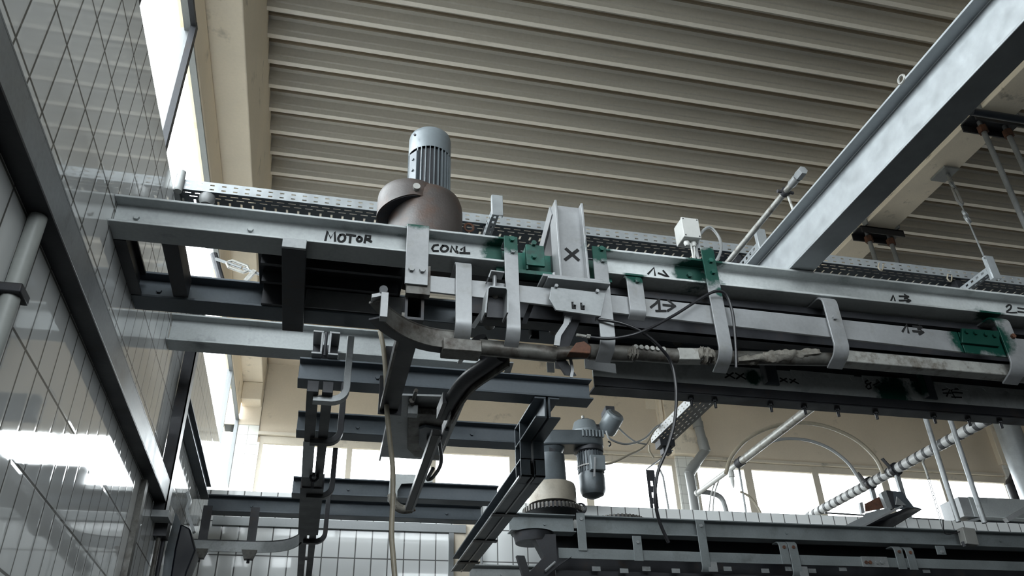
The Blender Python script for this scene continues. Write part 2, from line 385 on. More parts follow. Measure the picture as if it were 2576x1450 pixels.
# ------------------------------------------------------------------ daylight
wd = bpy.data.worlds.new('overcast_sky'); S.world = wd; wd.use_nodes = True
bg = wd.node_tree.nodes['Background']; bg.inputs[1].default_value = 1.0
_tc = wd.node_tree.nodes.new('ShaderNodeTexCoord'); _sp = wd.node_tree.nodes.new('ShaderNodeSeparateXYZ'); wd.node_tree.links.new(_tc.outputs['Generated'], _sp.inputs[0])
wd.node_tree.links.new(ramp(wd.node_tree, math_n(wd.node_tree, 'MULTIPLY_ADD', _sp.outputs['Z'], .5, .5), [(.47, (.11, .11, .10)), (.505, (.80, .84, .88)), (.62, (.95, .985, 1.02))]), bg.inputs[0])
wd.cycles.sampling_method = 'MANUAL'; wd.cycles.sample_map_resolution = 64
def portal(name, loc, d, sx, sy):
    l = bpy.data.lights.new(name, 'AREA'); l.shape = 'RECTANGLE'; l.size = sx; l.size_y = sy; l.cycles.is_portal = True
    o = bpy.data.objects.new(name, l); COL.objects.link(o); o.location = loc
    o.rotation_euler = V(d).to_track_quat('-Z', 'Y').to_euler(); return o
portal('daylight_left', (-1.3, (YB+YF)/2, 5.48), (1, 0, 0), YF-YB, 1.9)
portal('daylight_far', (5.6, YF+.12, 5.33), (0, -1, 0), 13, 1.7)
portal('daylight_front', ((FX1-.9)/2, YB-.25, (FZ0+FZ1)/2), (0, 1, 0), FX1+.9, FZ1-FZ0)
S.view_settings.view_transform = 'Standard'; S.view_settings.look = 'None'; S.view_settings.gamma = 1; S.view_settings.use_curve_mapping = False
S.view_settings.exposure = 3.7
S.cycles.use_denoising = True; S.cycles.max_bounces = 8; S.cycles.diffuse_bounces = 5; S.cycles.transparent_max_bounces = 12; S.cycles.sample_clamp_indirect = 6
# ------------------------------------------------------------------ overhead girders (I sections, 140 high) carried level at 3.65
GB, GT = 3.65, 3.79
def girder(name, x0, x1, y, mat, label, z=GB, bolts=(), h=.14, w=.135):
    t = thing(name, ((x0+x1)/2, y+w/2, z), label, 'steel girder', 'level girders of the overhead track')
    g = mk('girder_section', MB().girder('X', x0, x1, y, z, h, w), mat, t, bevel=.0025)
    for bx in bolts: mk('bolt', MB().bolt((bx, y+w/2-.004, z+h*.5), (0, -1, 0), .013, .014), mat, g)
    return t
FY = 3.0; WY = FY+.0635
g1 = girder('front_girder', XW+.002, ony(1270, 620, FY).x, FY, WEB, 'front girder carrying the black handwritten word MOTOR, below the big motor', bolts=(ony(345, 545, WY).x, ony(632, 570, WY).x))
for L in [[[(818, 608), (824, 582), (832, 600), (842, 584), (843, 607)], [(856, 592), (851, 600), (853, 607), (860, 609), (867, 604), (868, 596), (863, 591), (856, 592)], [(872, 591), (894, 594)], [(882, 593), (880, 611)], [(903, 597), (898, 603), (901, 608), (908, 607), (910, 601), (905, 597), (903, 597)], [(917, 611), (921, 593), (932, 595), (931, 601), (919, 603)], [(922, 603), (934, 609)]], [[(1102, 617), (1092, 618), (1087, 626), (1090, 632), (1102, 632)], [(1114, 619), (1109, 627), (1113, 633), (1121, 633), (1127, 627), (1123, 620), (1114, 619)], [(1134, 634), (1136, 620), (1146, 635), (1149, 621)], [(1149, 633), (1151, 637)], [(1157, 637), (1181, 638)], [(1160, 629), (1168, 622), (1168, 637)]]]:
    mk('marker_lettering', MB().ink(L, WY, .011), INK, sub(g1, 'girder_section'))
g2 = girder('front_girder', ony(1526, 655, FY).x, 5.4, FY, WEB2, 'front girder marked with small handwritten arrows, right of the green clamps')
g2['group'] = g1['group'] = 'front girders with marker writing'
mk('bolt', MB().bolt(ony(1733, 694, WY), (0, -1, 0), .014, .014), GRNP, sub(g2, 'girder_section'))
for L in [[[(1630, 690), (1645, 674), (1648, 696)], [(1656, 688), (1682, 698)], [(1668, 682), (1682, 698), (1670, 700)]], [[(2240, 760), (2247, 743), (2252, 759)], [(2262, 746), (2285, 747), (2275, 742)], [(2262, 757), (2290, 757), (2281, 752)], [(2285, 747), (2275, 752)], [(2290, 757), (2281, 762)]], [[(2531, 773), (2537, 768), (2543, 770), (2541, 778), (2531, 787), (2557, 787)], [(2560, 776), (2585, 779)], [(2560, 785), (2585, 788)]]]:
    mk('marker_lettering', MB().ink(L, WY, .010), INK, sub(g2, 'girder_section'))
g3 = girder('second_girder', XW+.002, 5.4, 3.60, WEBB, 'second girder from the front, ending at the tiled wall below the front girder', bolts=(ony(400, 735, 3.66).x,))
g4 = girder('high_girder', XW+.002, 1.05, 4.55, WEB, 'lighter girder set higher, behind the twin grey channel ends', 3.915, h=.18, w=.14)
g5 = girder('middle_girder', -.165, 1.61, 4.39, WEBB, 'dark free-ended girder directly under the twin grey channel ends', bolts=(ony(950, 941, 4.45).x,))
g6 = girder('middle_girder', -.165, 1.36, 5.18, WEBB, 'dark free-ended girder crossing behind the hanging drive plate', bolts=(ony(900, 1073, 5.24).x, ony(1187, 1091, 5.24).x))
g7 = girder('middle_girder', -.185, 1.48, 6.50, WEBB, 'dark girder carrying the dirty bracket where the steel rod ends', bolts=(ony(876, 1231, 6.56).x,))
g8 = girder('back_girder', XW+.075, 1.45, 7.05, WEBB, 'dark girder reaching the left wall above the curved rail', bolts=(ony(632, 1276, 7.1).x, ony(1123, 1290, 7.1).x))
# the green joint between the two front girders
t = thing('girder_joint', (1.0, 3.09, GB), 'green painted joint bracket behind the upright stub marked X', 'bracket')
xa = ony(1322, 632, 3.04).x; xb = ony(1362, 640, 3.04).x
mk('end_plate', MB().box(xa, xb+.012, 3.03, 3.045, GB+.02, GT-.005), GRNP, t, bevel=.002)
mk('channel', MB().box(xa-.14, 1.26, 3.10, 3.115, GB-.02, GT-.01).box(xa-.14, 1.26, 3.045, 3.115, GB-.02, GB).box(xa, xa+.008, 3.035, 3.1, GB, GT-.01), GRNP, t)
for q in ((1342, 614), (1343, 647)): mk('bolt', MB().bolt(ony(*q, 3.028), (0, -1, 0), .013, .014), GRNP, sub(t, 'end_plate'))
# ------------------------------------------------------------------ cross members running away from the viewer
def xmem(name, pa, pb, y0, y1, z, h, mat, label, cat='cross member'):
    x0 = onz(*pa, z).x; x1 = onz(*pb, z).x
    return tag(mk(name, MB().box(x0, x1, y0, y1, z, z+h), mat, bevel=.002), label, cat)
xmem('cross_member', (412, 640), (452, 640), 3.137, 3.598, GB+.01, .1, DARK, 'dark cross member between the girders nearest the left wall')
t = thing('cross_plate', tuple(onz(738, 722, 3.6)), 'dark flat cross plate under the girders, left of the motor base', 'cross member')
a, b = onz(709, 700, 3.6).x, onz(767, 700, 3.6).x
mk('plate', MB().box(a, b, 3.0, 3.735, 3.6, 3.648), DARK, t, bevel=.002)
mk('end_face', MB().box(a, b, 2.985, 3.0, 3.6, 3.648), ZINC, t, bevel=.002)['label'] = 'end face made pale for the light on it'  # pale end, dark plate: light and shade put into the colours
# drive base under the motor
a, b = onz(652, 700, 3.77).x, onz(1016, 700, 3.77).x
t = thing('motor_base', ((a+b)/2, 3.37, 3.76), 'wide dark base plate lying between the girders under the big motor', 'base plate')
mk('plate', MB().box(a, b, 3.137, 3.598, 3.772, 3.788), DARK, t, bevel=.002)
mk('rib', MB().box(a+.02, b-.02, 3.30, 3.32, 3.71, 3.772).box(a+.02, b-.02, 3.46, 3.48, 3.71, 3.772), DARK, t)
mk('skirt', MB().box(onz(652, 700, 3.64).x, onz(712, 700, 3.64).x, 3.575, 3.597, 3.655, 3.772), DARK, t)
tag(mk('face_plate', MB().box(onz(769, 740, 3.72).x, onz(1022, 760, 3.72).x, 3.588, 3.598, 3.662, 3.768), ZINCL, bevel=.002), 'paler strip on the second girder behind the dark cross plate', 'plate')  # strip paler than the girder web it covers
# dark sheet added to block light from above and darken the track
tag(mk('shade_sheet', MB().box(.62, 5.4, 3.14, 3.595, 3.735, 3.745).box(.62, 5.4, 3.14, 3.15, 3.70, 3.745).box(.62, 5.4, 3.585, 3.595, 3.70, 3.745), DARK), 'dark sheet added between the twin girders to shade the track', 'shading sheet')
t = thing('track_channel', (3, 3.30, 3.5), 'dark inner track channel added to darken the space between front bar and rear bar', 'track channel')
mk('channel', MB().box(.62, 5.4, 3.24, 3.25, 3.50, 3.62).box(.62, 5.4, 3.24, 3.33, 3.61, 3.62).box(.62, 5.4, 3.24, 3.33, 3.50, 3.51), DARK, t)  # channel added to darken the inside of the track
mk('chain', MB().box(.62, 5.4, 3.36, 3.40, 3.54, 3.58), DARK, t)
for k in range(14):
    x = .75+k*.33
    mk('chain_roller', MB().cyl((x, 3.33, 3.56), (x, 3.43, 3.56), .028, 12), RAILM, t)
# channel arm from the wide clamp back to the dark girder
za = 3.33
t = thing('channel_arm', (onz(1040, 840, za).x, 3.7, za), 'dark channel arm reaching back from the wide front clamp plate', 'channel arm')
x0, x1 = onz(1008, 840, za).x, onz(1056, 840, za).x
y1 = 4.02
mk('channel', MB().box(x0, x0+.012, 3.035, y1, za+.012, za+.118).box(x0, x1, 3.035, y1, za, za+.012).box(x1-.012, x1, 3.035, y1, za+.012, za+.118).box(x0, x1, 3.035, y1, za+.118, za+.13), DARK, t)
mk('edge_strip', MB().box(x0-.012, x0, 3.035, y1, za-.004, za+.03), RAILM, t)
mk('hanger_leg', MB().box(x0, x1, y1-.02, y1, za, 3.7), DARK, t)
mk('end_plate', MB().box(x0-.02, x1+.02, y1, y1+.012, za-.02, za+.2), DARK, t)
# ------------------------------------------------------------------ flat guide bars
FB = 2.992
def bar_pts(px0, px1, t0, t1, b0, b1, y): return [ony(px0, t0, y), ony(px1, t1, y), ony(px1, b1, y), ony(px0, b0, y)]
zb = lambda x: (3.538-.009*max(0, x-.4), 3.455-.021*max(0, x-.4)+.0)
def gbar(name, x0, x1, label, mat=ZINCL):
    (a, b), (c, d) = zb(x0), zb(x1)
    t = thing(name, ((x0+x1)/2, 3.0, b), label, 'guide bar', 'flat guide bars along the front of the track')
    mk('flat_bar', MB().extr([(x0, 3.0, a), (x1, 3.0, c), (x1, 3.0, d), (x0, 3.0, b)], (0, .012, 0)), mat, t, bevel=.0015)
    return t
xs_ = ony(2412, 845, 3.0).x
gb1 = gbar('guide_bar', ony(1082, 720, 3.0).x, xs_-.004, 'pale flat guide bar with a bold marker arrow along the front hangers')
gb2 = gbar('guide_bar', xs_+.004, 5.4, 'pale flat guide bar joined on at right under the green splice')
for L in [[[(1637, 774), (1650, 764), (1658, 754)], [(1650, 783), (1674, 783)], [(1657, 754), (1659, 782)], [(1668, 768), (1698, 771)], [(1680, 756), (1698, 771), (1679, 783)]], [[(2270, 835), (2281, 817), (2285, 838)], [(2296, 822), (2318, 824), (2308, 816)], [(2296, 834), (2322, 836), (2312, 829)], [(2318, 824), (2309, 829)], [(2322, 836), (2312, 842)]]]:
    mk('marker_lettering', MB().ink(L, 3.0, .012), INK, sub(gb1, 'flat_bar'))
t = thing('splice_plate', tuple(ony(2470, 850, 2.99)), 'dark green bolted splice plate on the pale guide bar', 'splice plate')
mk('plate', MB().extr(bar_pts(2420, 2515, 826, 833, 862, 872, 2.985), (0, .013, 0)), ZINC, t, bevel=.002)
for q in ((2430, 836), (2452, 839), (2478, 843), (2500, 846)): mk('bolt', MB().bolt(ony(*q, 2.984), (0, -1, 0), .011, .01), ZINC, sub(t, 'plate'))
# upper thin rail behind the guide bar
tag(mk('inner_rail', MB().box(1.2, 5.4, 3.10, 3.13, 3.60, 3.635), DARK), 'thin grimy rail under the front girder behind the hangers', 'rail')
# ------------------------------------------------------------------ hanger straps
HG = 'hanger straps along the front of the track'
def hanger(label, xl, xr, ztop, zbot, top=False, curl=True, mat=ZINCL, bolts=(), bm=ZINCL, y=2.985, tail=.05, r=.075, lean=0):
    w = xr-xl; xc = (xl+xr)/2
    t = thing('hanger_strap', (xc, y, zbot), label, 'hanger strap', HG)
    P = []
    if top: P += [(xc, y+.16, ztop), (xc, y+.07, ztop)]+arc((xc, y+.045, ztop-.045), .045, pi/2, pi, 6, (0, 1, 0), (0, 0, 1))
    else: P += [(xc, y, ztop)]
    if curl: P += arc((xc, y+r, zbot+r), r, pi, 1.38*pi, 8, (0, 1, 0), (0, 0, 1)); e = V(P[-1]); d = (V(P[-1])-V(P[-2])).normalized(); P += [e+d*tail]
    else: P += [(xc, y, zbot)]
    st = mk('strap', MB().strap(P, (w, 0, 0), .010), mat, t, bevel=.0015)
    for q in bolts: mk('bolt', MB().bolt(ony(q[0], q[1], y-.004), (0, -1, 0), .013, .015), bm if len(q) < 3 else q[2], st)
    return t
X = lambda a, b: ony(a, b, 2.985).x
Z = lambda a, b: ony(a, b, 2.985).z
hanger('C-shaped pale hanger strap next to the words CON.1', X(1146, 750), X(1187, 750), Z(1168, 655), 3.25, True)
hanger('long hanger strap with green bolted top, right end of the girder marked MOTOR', X(1272, 750), X(1307, 750), Z(1286, 596), 3.245, bolts=((1287, 604, GRNP), (1289, 634)))
hanger('long hanger strap with green bolted top just right of the X stub', X(1491, 650), X(1526, 650), Z(1507, 622), 3.238, bolts=((1512, 628, GRNP), (1515, 657)))
t = hanger('short hanger strap with green cap ending at the flat bar', X(1580, 740), X(1620, 740), Z(1595, 690), 3.43, True, True, tail=.02, r=.03, bolts=((1601, 708),))
hanger('long hanger strap with the largest green patch, right of the short one', X(1765, 640), X(1796, 640), Z(1778, 624), 3.233, bolts=((1786, 658, GRNP), (1792, 686, GRNP)))
hanger('C-shaped pale hanger strap alone between the two arrow marks', X(2085, 820), X(2121, 820), Z(2060, 742), 3.305, True, bolts=((2097, 801),))
hanger('C-shaped hanger strap with faint green top at the right edge', X(2526, 870), X(2562, 870), Z(2510, 795), 3.30, True, bolts=((2546, 848, RUST),))
# wide clamp plate
xl, xr = X(1021, 640), X(1078, 640)
t = thing('clamp_plate', ((xl+xr)/2, 2.98, 3.46), 'wide pale clamp plate with green top between MOTOR and CON.1', 'clamp plate')
mk('plate', MB().strap([((xl+xr)/2, 3.06, GT+.008), ((xl+xr)/2, 3.0, GT+.008), ((xl+xr)/2, 2.985, GT-.002), ((xl+xr)/2, 2.985, Z(1048, 717))], (xr-xl, 0, 0), .010), ZINCL, t, bevel=.0015)
mk('backing_plate', MB().box(xr-.09, xr+.012, 2.992, 3.03, Z(1080, 740), Z(1080, 668)), RAILM, t)
for q in ((1035, 679), (1062, 682)): mk('bolt', MB().bolt(ony(*q, 2.981), (0, -1, 0), .014, .016), ZINCL, sub(t, 'plate'))
# ------------------------------------------------------------------ lower guide rail in the hooks
ry, rz = 3.078, 3.245
rz1, rz2 = 3.283, 3.345
x0 = ony(1120, 850, 3.05).x
t = thing('guide_rail', (2, ry, rz), 'grimy guide rail pipe lying in the hooks of the front hangers', 'guide rail')
xa, xb, xc_ = ony(1205, 870, ry).x, ony(1395, 880, ry).x, ony(1480, 880, ry).x
mk('rail_pipe', MB().cyl((xa, ry, rz), (xb, ry, rz-.004), .036, 18).cyl((xb, ry, rz), (xc_, ry, rz+.02), .03, 14), RAILM, t)
xd = ony(1590, 880, ry).x
mk('rail_pipe', MB().cyl((xc_, ry, rz+.022), (xd, ry, rz1-.008), .037, 18), RAILM, t)
xe, xf, xg = ony(1700, 890, ry).x, ony(2115, 905, ry).x, ony(2512, 945, ry).x
mk('rail_half', MB().lathe((0, ry, rz1-.002), [(.0, xd), (.036, xd), (.036, xe), (.0, xe)], 16, 'X'), RAILM, t)
mk('rail_half', MB().extr([(xe, ry-.03, rz1-.03), (xe, ry-.03, rz1+.03), (xe, ry+.02, rz1+.036), (xe, ry+.02, rz1-.034)], (ony(1765, 900, ry).x-xe, 0, .008)), RAILL, t, bevel=.004)
mk('rail_pipe', MB().cyl((ony(1765, 900, ry).x, ry, rz1+.006), (xf, ry, rz2-.005), .033, 18), RAILM, t)
mk('rail_half', MB().extr([(xf, ry-.035, rz2-.030), (xf, ry-.035, rz2+.032), (xf, ry+.03, rz2+.042), (xf, ry+.03, rz2-.036)], (5.4-xf, 0, 0)), RAILL, t, bevel=.005)
# chain links seen through the open rail
for k in range(6):
    q = ony(1600+k*14, 872+k*1.2, ry-.045); mk('chain_link', MB().cyl(q, q+V((0, .03, 0)), .011, 10), RAILL, t)
# clumps of dirt on the rail
def clump(label, p0, p1, r, seed, mat=CLAY):
    a, b = V(p0), V(p1); N = 34; m = MB(); ring = 12; vs = []
    for i in range(N+1):
        u = i/N; p = a.lerp(b, u)
        rr = r*(.55+.45*math.sin(pi*min(1, max(0, u)))**.5)
        for k in range(ring):
            an = 2*pi*k/ring; n = noise.noise(V((u*9+seed, cos(an)*1.3, sin(an)*1.3)))*.75+noise.noise(V((u*31+seed, cos(an)*3, sin(an)*3)))*.35
            q = rr*(1+n); vs.append(p+V((0, cos(an)*q, sin(an)*q)))
    fs = [(i*ring+k, i*ring+(k+1) % ring, (i+1)*ring+(k+1) % ring, (i+1)*ring+k) for i in range(N) for k in range(ring)]
    fs += [list(range(ring-1, -1, -1)), [N*ring+k for k in range(ring)]]
    return tag(mk('dirt_clump', m.add(vs, fs), mat, smooth=60), label, 'dirt', 'clumps of dirt on the lower guide rail', 'stuff')
clump('small pale dirt clump on the guide rail where the black cable passes', ony(1578, 889, ry-.03), ony(1606, 891, ry-.03), .026, 1)
clump('rough dirt clump on the guide rail left of the long green-topped strap', ony(1755, 893, ry-.02), ony(1800, 899, ry-.02), .036, 5)
clump('long ragged dirt clump on the guide rail between two straps', ony(1855, 908, ry-.02), ony(2060, 888, ry-.02), .027, 9)
# curved lead-in rail at the left end of the track
p = [onz(*q, rz) for q in ((958, 778), (985, 805), (1030, 832), (1085, 850), (1150, 858))]
pc = spline(p, 8); t = thing('lead_in_rail', tuple(pc[10]), 'curved angle-iron lead-in rail sweeping round to the track, left of the C-shaped strap', 'lead-in rail')
m = MB(); n = len(pc); nn = []
for i, q in enumerate(pc):
    tg = (pc[min(i+1, n-1)]-pc[max(i-1, 0)]).normalized(); nn.append(V((-tg.y, tg.x, 0)).normalized())
def sweep(m, pc, nn, prof):
    k = len(prof); vs = [q+w*a+V((0, 0, b)) for q, w in zip(pc, nn) for a, b in prof]
    fs = [(i*k+j, i*k+(j+1) % k, (i+1)*k+(j+1) % k, (i+1)*k+j) for i in range(len(pc)-1) for j in range(k)]
    fs += [list(range(k-1, -1, -1)), [(len(pc)-1)*k+j for j in range(k)]]
    return m.add(vs, fs)
mk('vertical_web', sweep(MB(), pc, nn, [(-.006, -.04), (.002, -.04), (.002, .045), (-.006, .045)]), RAILM, t)
mk('top_flange', sweep(MB(), pc, nn, [(-.006, .037), (.055, .037), (.055, .046), (-.006, .046)]), RAILM, t)
mk('bottom_flange', sweep(MB(), pc, nn, [(.0, -.04), (.05, -.04), (.05, -.032), (.0, -.032)]), DARK, t)
e = pc[0]
mk('end_clamp', MB().obox(e+V((.01, -.02, 0)), (.014, 0, .0), (0, .02, 0), (0, 0, .055)).obox(e+V((-.01, -.0, .055)), (.03, 0, .01), (0, .02, 0), (0, 0, .008)), ZINCL, t)
mk('clamp_bolt', MB().cyl(e+V((.004, -.03, .075)), e+V((.01, .06, .085)), .017, 12), DARK, t)
# lug on the rail end beside the C strap
q = ony(1160, 858, 3.0)
t2 = tag(mk('rail_lug', MB().box(q.x-.075, q.x+.09, 3.0, 3.09, q.z-.045, q.z+.012), RAILM, bevel=.004), 'grimy square lug joining the lead-in rail to the pipe', 'lug')
# ------------------------------------------------------------------ rear bar with hanging studs (the lower edge of the track)
RY = 3.62
t = thing('rear_bar', (3, RY, 3.38), 'dark rear bar of the track with small crosses and a 7 in marker', 'rear bar')
x0 = ony(1492, 940, RY).x
mk('flat_bar', MB().box(x0, 5.4, RY, RY+.012, 3.42, 3.547), WEB2, t, bevel=.002)
mk('angle', MB().box(x0, 5.4, RY-.004, RY+.006, 3.365, 3.42).box(x0, 5.4, RY-.004, RY+.09, 3.358, 3.368), DARK, t)
for L in [[[(1822, 938), (1848, 953)], [(1844, 939), (1824, 951)], [(1850, 940), (1876, 955)], [(1870, 941), (1852, 954)]], [[(1962, 952), (1980, 962)], [(1978, 953), (1962, 961)], [(1986, 955), (2008, 966)], [(2000, 955), (1988, 964)]], [[(2182, 958), (2176, 962), (2180, 967), (2188, 966), (2190, 961), (2182, 958)], [(2182, 967), (2178, 975), (2184, 980), (2191, 977), (2188, 969)], [(2212, 962), (2196, 970), (2213, 980)]], [[(2370, 982), (2390, 978), (2381, 998)], [(2372, 990), (2392, 990)], [(2400, 976), (2392, 984), (2402, 1002)], [(2393, 980), (2420, 980)], [(2393, 1000), (2418, 1001)], [(2396, 988), (2420, 990)]]]:
    mk('marker_lettering', MB().ink(L, RY, .009), INK, sub(t, 'flat_bar'))
for px, py in ((1735, 985), (1795, 992), (1935, 1004), (2020, 1012), (2103, 1018), (2200, 1028), (2345, 1037), (2432, 1045), (2512, 1052)):
    q = ony(px, py, RY+.04); mk('hanging_stud', MB().cyl((q.x, q.y, 3.36), (q.x, q.y, 3.31), .008, 8).bolt((q.x, q.y, 3.345), (0, 0, 1), .016, .012), DARK, t)
# corroded edge strips standing on the rear bar
for a, b, py0, py1, s in ((1990, 2150, 938, 952, 1), (2170, 2290, 952, 960, 2), (2350, 2620, 968, 992, 3)):
    A, B = ony(a, py0, 3.6), ony(b, py1, 3.6); N = 40; top = []; bot = []
    for i in range(N+1):
        q = A.lerp(B, i/N); nz = noise.noise(V((i*.21+s*7, 0, 0))); bite = .022 if nz > .12 else .004*noise.noise(V((i*.9, s, 0)))
        top.append(q+V((0, 0, .018))); bot.append(q+V((0, 0, -.018+bite)))
    m = MB(); m.extr(top+bot[::-1], (0, .004, 0))
    tag(mk('corroded_strip', m, WEB2, smooth=0), {1: 'corroded sheet strip with eaten-away edge over the rear bar, under the C strap', 2: 'short corroded strip over the handwritten 8 on the rear bar', 3: 'long corroded strip at the right end of the rear bar'}[s], 'sheet strip', 'corroded strips on the rear bar')
tag(mk('back_shade_sheet', MB().box(ony(1492, 940, RY).x, 5.4, RY+.03, RY+.036, 3.545, GB-.001), DARK), 'dark sheet added for the shade in the gap above the rear bar', 'sheet')  # dark sheet stands in for the shade in this gap
# small rear hangers
def rear(label, px0, px1, py0, py1, mat):
    x0, x1 = ony(px0, py0, 3.6).x, ony(px1, py0, 3.6).x; z0, z1 = ony(px0, py1, 3.6).z, GB
    t = thing('rear_hanger', (x0, 3.6, z0), label, 'hanger strap', 'rear hangers of the track')
    mk('strap', MB().box(x0, x1, 3.603, 3.613, z0, z1), mat, t); mk('flange', MB().box(x0-.006, x0, 3.57, 3.613, z0, z0+.16), ZINCL, t)
rear('rear hanger strap with a bright edge beside the green blot', 1914, 1950, 912, 965, WEBB)
rear('green stained rear hanger strap between the 8 and the 7', 2310, 2340, 940, 1000, WEBB)
rear('rear hanger strap behind the first long green-topped strap', 1330, 1352, 760, 850, DARK)
# ------------------------------------------------------------------ big geared motor on the front girders
my = 3.37
mx = ony(1080, 420, my).x; hx = ony(1068, 520, my).x
zt = ony(1080, 313, my-.11).z; zc = ony(1080, 367, my-.11).z; zf = ony(1080, 440, my-.14).z
rc = (ony(1133, 350, my).x-ony(1029, 350, my).x)/2
t = thing('gear_motor', (mx, my, GT), 'large grey upright motor on a brown drum housing above the word MOTOR', 'motor')
mk('fan_cover', MB().lathe((mx, my, 0), [(rc*.97, zc), (rc, zc), (rc, zt-.035), (rc*.97, zt-.015), (rc*.88, zt-.003), (rc*.6, zt+.004), (0, zt+.006)], 40), MOTP, t)
mk('cover_screw', MB().bolt(ony(1044, 340, my-.098), (-.5, -1, 0), .007, .006), DARK, sub(t, 'fan_cover'))
m = MB(); rb = rc*.86; m.lathe((mx, my, 0), [(rb, zf-.05), (rb, zc+.02)], 32); mk('stator_body', m, DARK, t)
m = MB()
for k in range(30):
    a = 2*pi*k/30
    if 3.55 < a < 3.95: continue
    d = V((cos(a), sin(a), 0)); n_ = V((-sin(a), cos(a), 0)); c = V((mx, my, (zf-.04+zc+.01)/2))+d*(rb+rc*.97)/2
    m.obox(c, d*((rc*.97-rb)/2+.004), n_*.0022, (0, 0, (zc-zf+.05)/2))
mk('cooling_fins', m, MOTP, t)
d = V((cos(3.75), sin(3.75), 0)); n_ = V((-sin(3.75), cos(3.75), 0))
mk('connection_pad', MB().obox(V((mx, my, (zf+zc)/2-.02))+d*(rc*.92), d*.012, n_*.028, (0, 0, (zc-zf)/2)), MOTD, t, bevel=.003)
for s in (-.25, .3): mk('pad_screw', MB().bolt(V((mx, my, (zf+zc)/2+s*(zc-zf)*.6))+d*(rc*.92+.012), d, .008, .006), MOTD, sub(t, 'connection_pad'))
# drum housing: a round drum with an off-centre shroud whose lower edge rises in a spiral
rd = (ony(1162, 520, my).x-ony(976, 560, my).x)/2; hx = (ony(1162, 520, my).x+ony(976, 560, my).x)/2
zs = ony(1060, 447, my-.19).z
mk('drum', MB().lathe((hx, my, 0), [(0, GT), (rd*1.03, GT+.0), (rd*1.03, GT+.012), (rd, GT+.014), (rd, zs-.085), (rd*.985, zs-.055), (rd*.93, zs-.022), (rd*.82, zs-.002), (rd*.6, zs+.006), (0, zs+.008)], 56), HOUS, t)
# shroud: a second round, same size, set over to the left and forward, its underside shade put in as a dark disc
za_ = ony(1075, 495, my-rd).z; xl = ony(948, 520, my).x; rl = rd*.86; cx, cy = xl+rl, my-.030
m = MB(); m.lathe((cx, cy, 0), [(0, za_), (rl-.012, za_), (rl, za_+.004), (rl, zs-.045), (rl*.985, zs-.022), (rl*.94, zs-.006), (rl*.86, zs), (0, zs+.004)], 64)
for v in m.v:
    if v.z < za_+.005: v.z -= .26*max(0, cx-v.x)
mk('shroud', m, HOUS, t)
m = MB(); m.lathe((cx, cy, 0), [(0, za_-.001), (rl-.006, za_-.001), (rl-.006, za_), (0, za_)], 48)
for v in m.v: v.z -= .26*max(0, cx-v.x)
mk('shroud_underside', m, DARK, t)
q = ony(1047, 474, cy-rl); mk('oil_plug', MB().lathe(q, [(0, .004), (.006, .004), (.006, .010), (.016, .010), (.018, -.02), (0, -.02)], 16, 'Y'), RAILL, t)
q = ony(1170, 572, my); mk('lifting_eye', MB().tube(arc(q+V((.02, 0, 0)), .024, 0, 2*pi, 14, (1, 0, 0), (0, 0, 1)), .006, 6), RUST, t)
# ------------------------------------------------------------------ upright stub marked X and its bracket
sy = 2.96
A = lambda px, py, y=sy: ony(px, py, y)
xl, xr = A(1411, 690).x, A(1482, 695).x; zb_, ztp = A(1440, 702).z, A(1440, 523, sy+.045).z
t = thing('stub_post', ((xl+xr)/2, sy, zb_), 'short upright steel stub with a black marker X', 'stub post')
fl = .05
mk('web', MB().box(xl, xr, sy+.042, sy+.050, zb_, ztp), ZINCL, t)
mk('flange', MB().box(xl-.004, xl+.007, sy, sy+.10, zb_, ztp), ZINCL, t, bevel=.002)
mk('flange', MB().box(xr-.007, xr+.004, sy, sy+.10, zb_, ztp), ZINCL, t, bevel=.002)
# raking brace from the head of the stub back to the girder joint
top = V((xl-.002, sy+.06, ztp-.02)); bot = onx(1360, 640, xl-.002)
e = top+(bot-top)*.9; mk('gusset', MB().extr([(xl-.001, sy+.10, top.z-.05), (xl-.001, e.y-.01, e.z), (xl-.001, e.y-.01, zb_+.04), (xl-.001, sy+.10, zb_+.04)], (.004, 0, 0)), RUB, t)  # shade of this plate put into its near-black colour
mk('brace', MB().strap([top, bot], (0.014, 0, 0), .075), ZINCL, t)
mk('marker_lettering', MB().ink([[(1424, 627), (1455, 655)], [(1453, 630), (1422, 654)]], sy+.042, .016), INK, sub(t, 'web'))
t = thing('stub_bracket', ((xl+xr)/2, 2.97, 3.3), 'bent plate bracket with slots under the stub marked X', 'bracket')
a, b = A(1378, 708, 2.94), A(1524, 722, 2.94)
zf_ = zb_
mk('seat_plate', MB().box(a.x-.02, b.x-.01, 2.94, 3.06, zf_-.013, zf_), ZINCL, t, bevel=.002)
mk('seat_plate', MB().box(a.x, b.x+.02, 2.93, 3.05, zf_-.028, zf_-.015), ZINC, t, bevel=.002)
pts = [(1387, 722), (1524, 738), (1518, 768), (1512, 796), (1398, 780), (1382, 752)]
mk('face_plate', MB().extr([ony(*q, 2.955) for q in pts], (0, .01, 0)), ZINC, t, bevel=.0015)
for q in ((1443, 769), (1465, 771)):
    c = ony(*q, 2.954); mk('bolt_slot', MB().obox(c, (.009, 0, 0), (0, .003, 0), (0, 0, .017)), INK, sub(t, 'face_plate')); mk('bolt', MB().bolt(c+V((.003, -.003, .004)), (0, -1, 0), .009, .012), ZINC, sub(t, 'face_plate'))
for q in ((1398, 722), (1501, 735)): mk('bolt', MB().bolt(ony(*q, 2.955), (0, -1, 0), .009, .014), ZINCL, t)
mk('stud', MB().cyl(A(1394, 700, 2.96), A(1394, 688, 2.96), .009, 8), ZINCL, t)
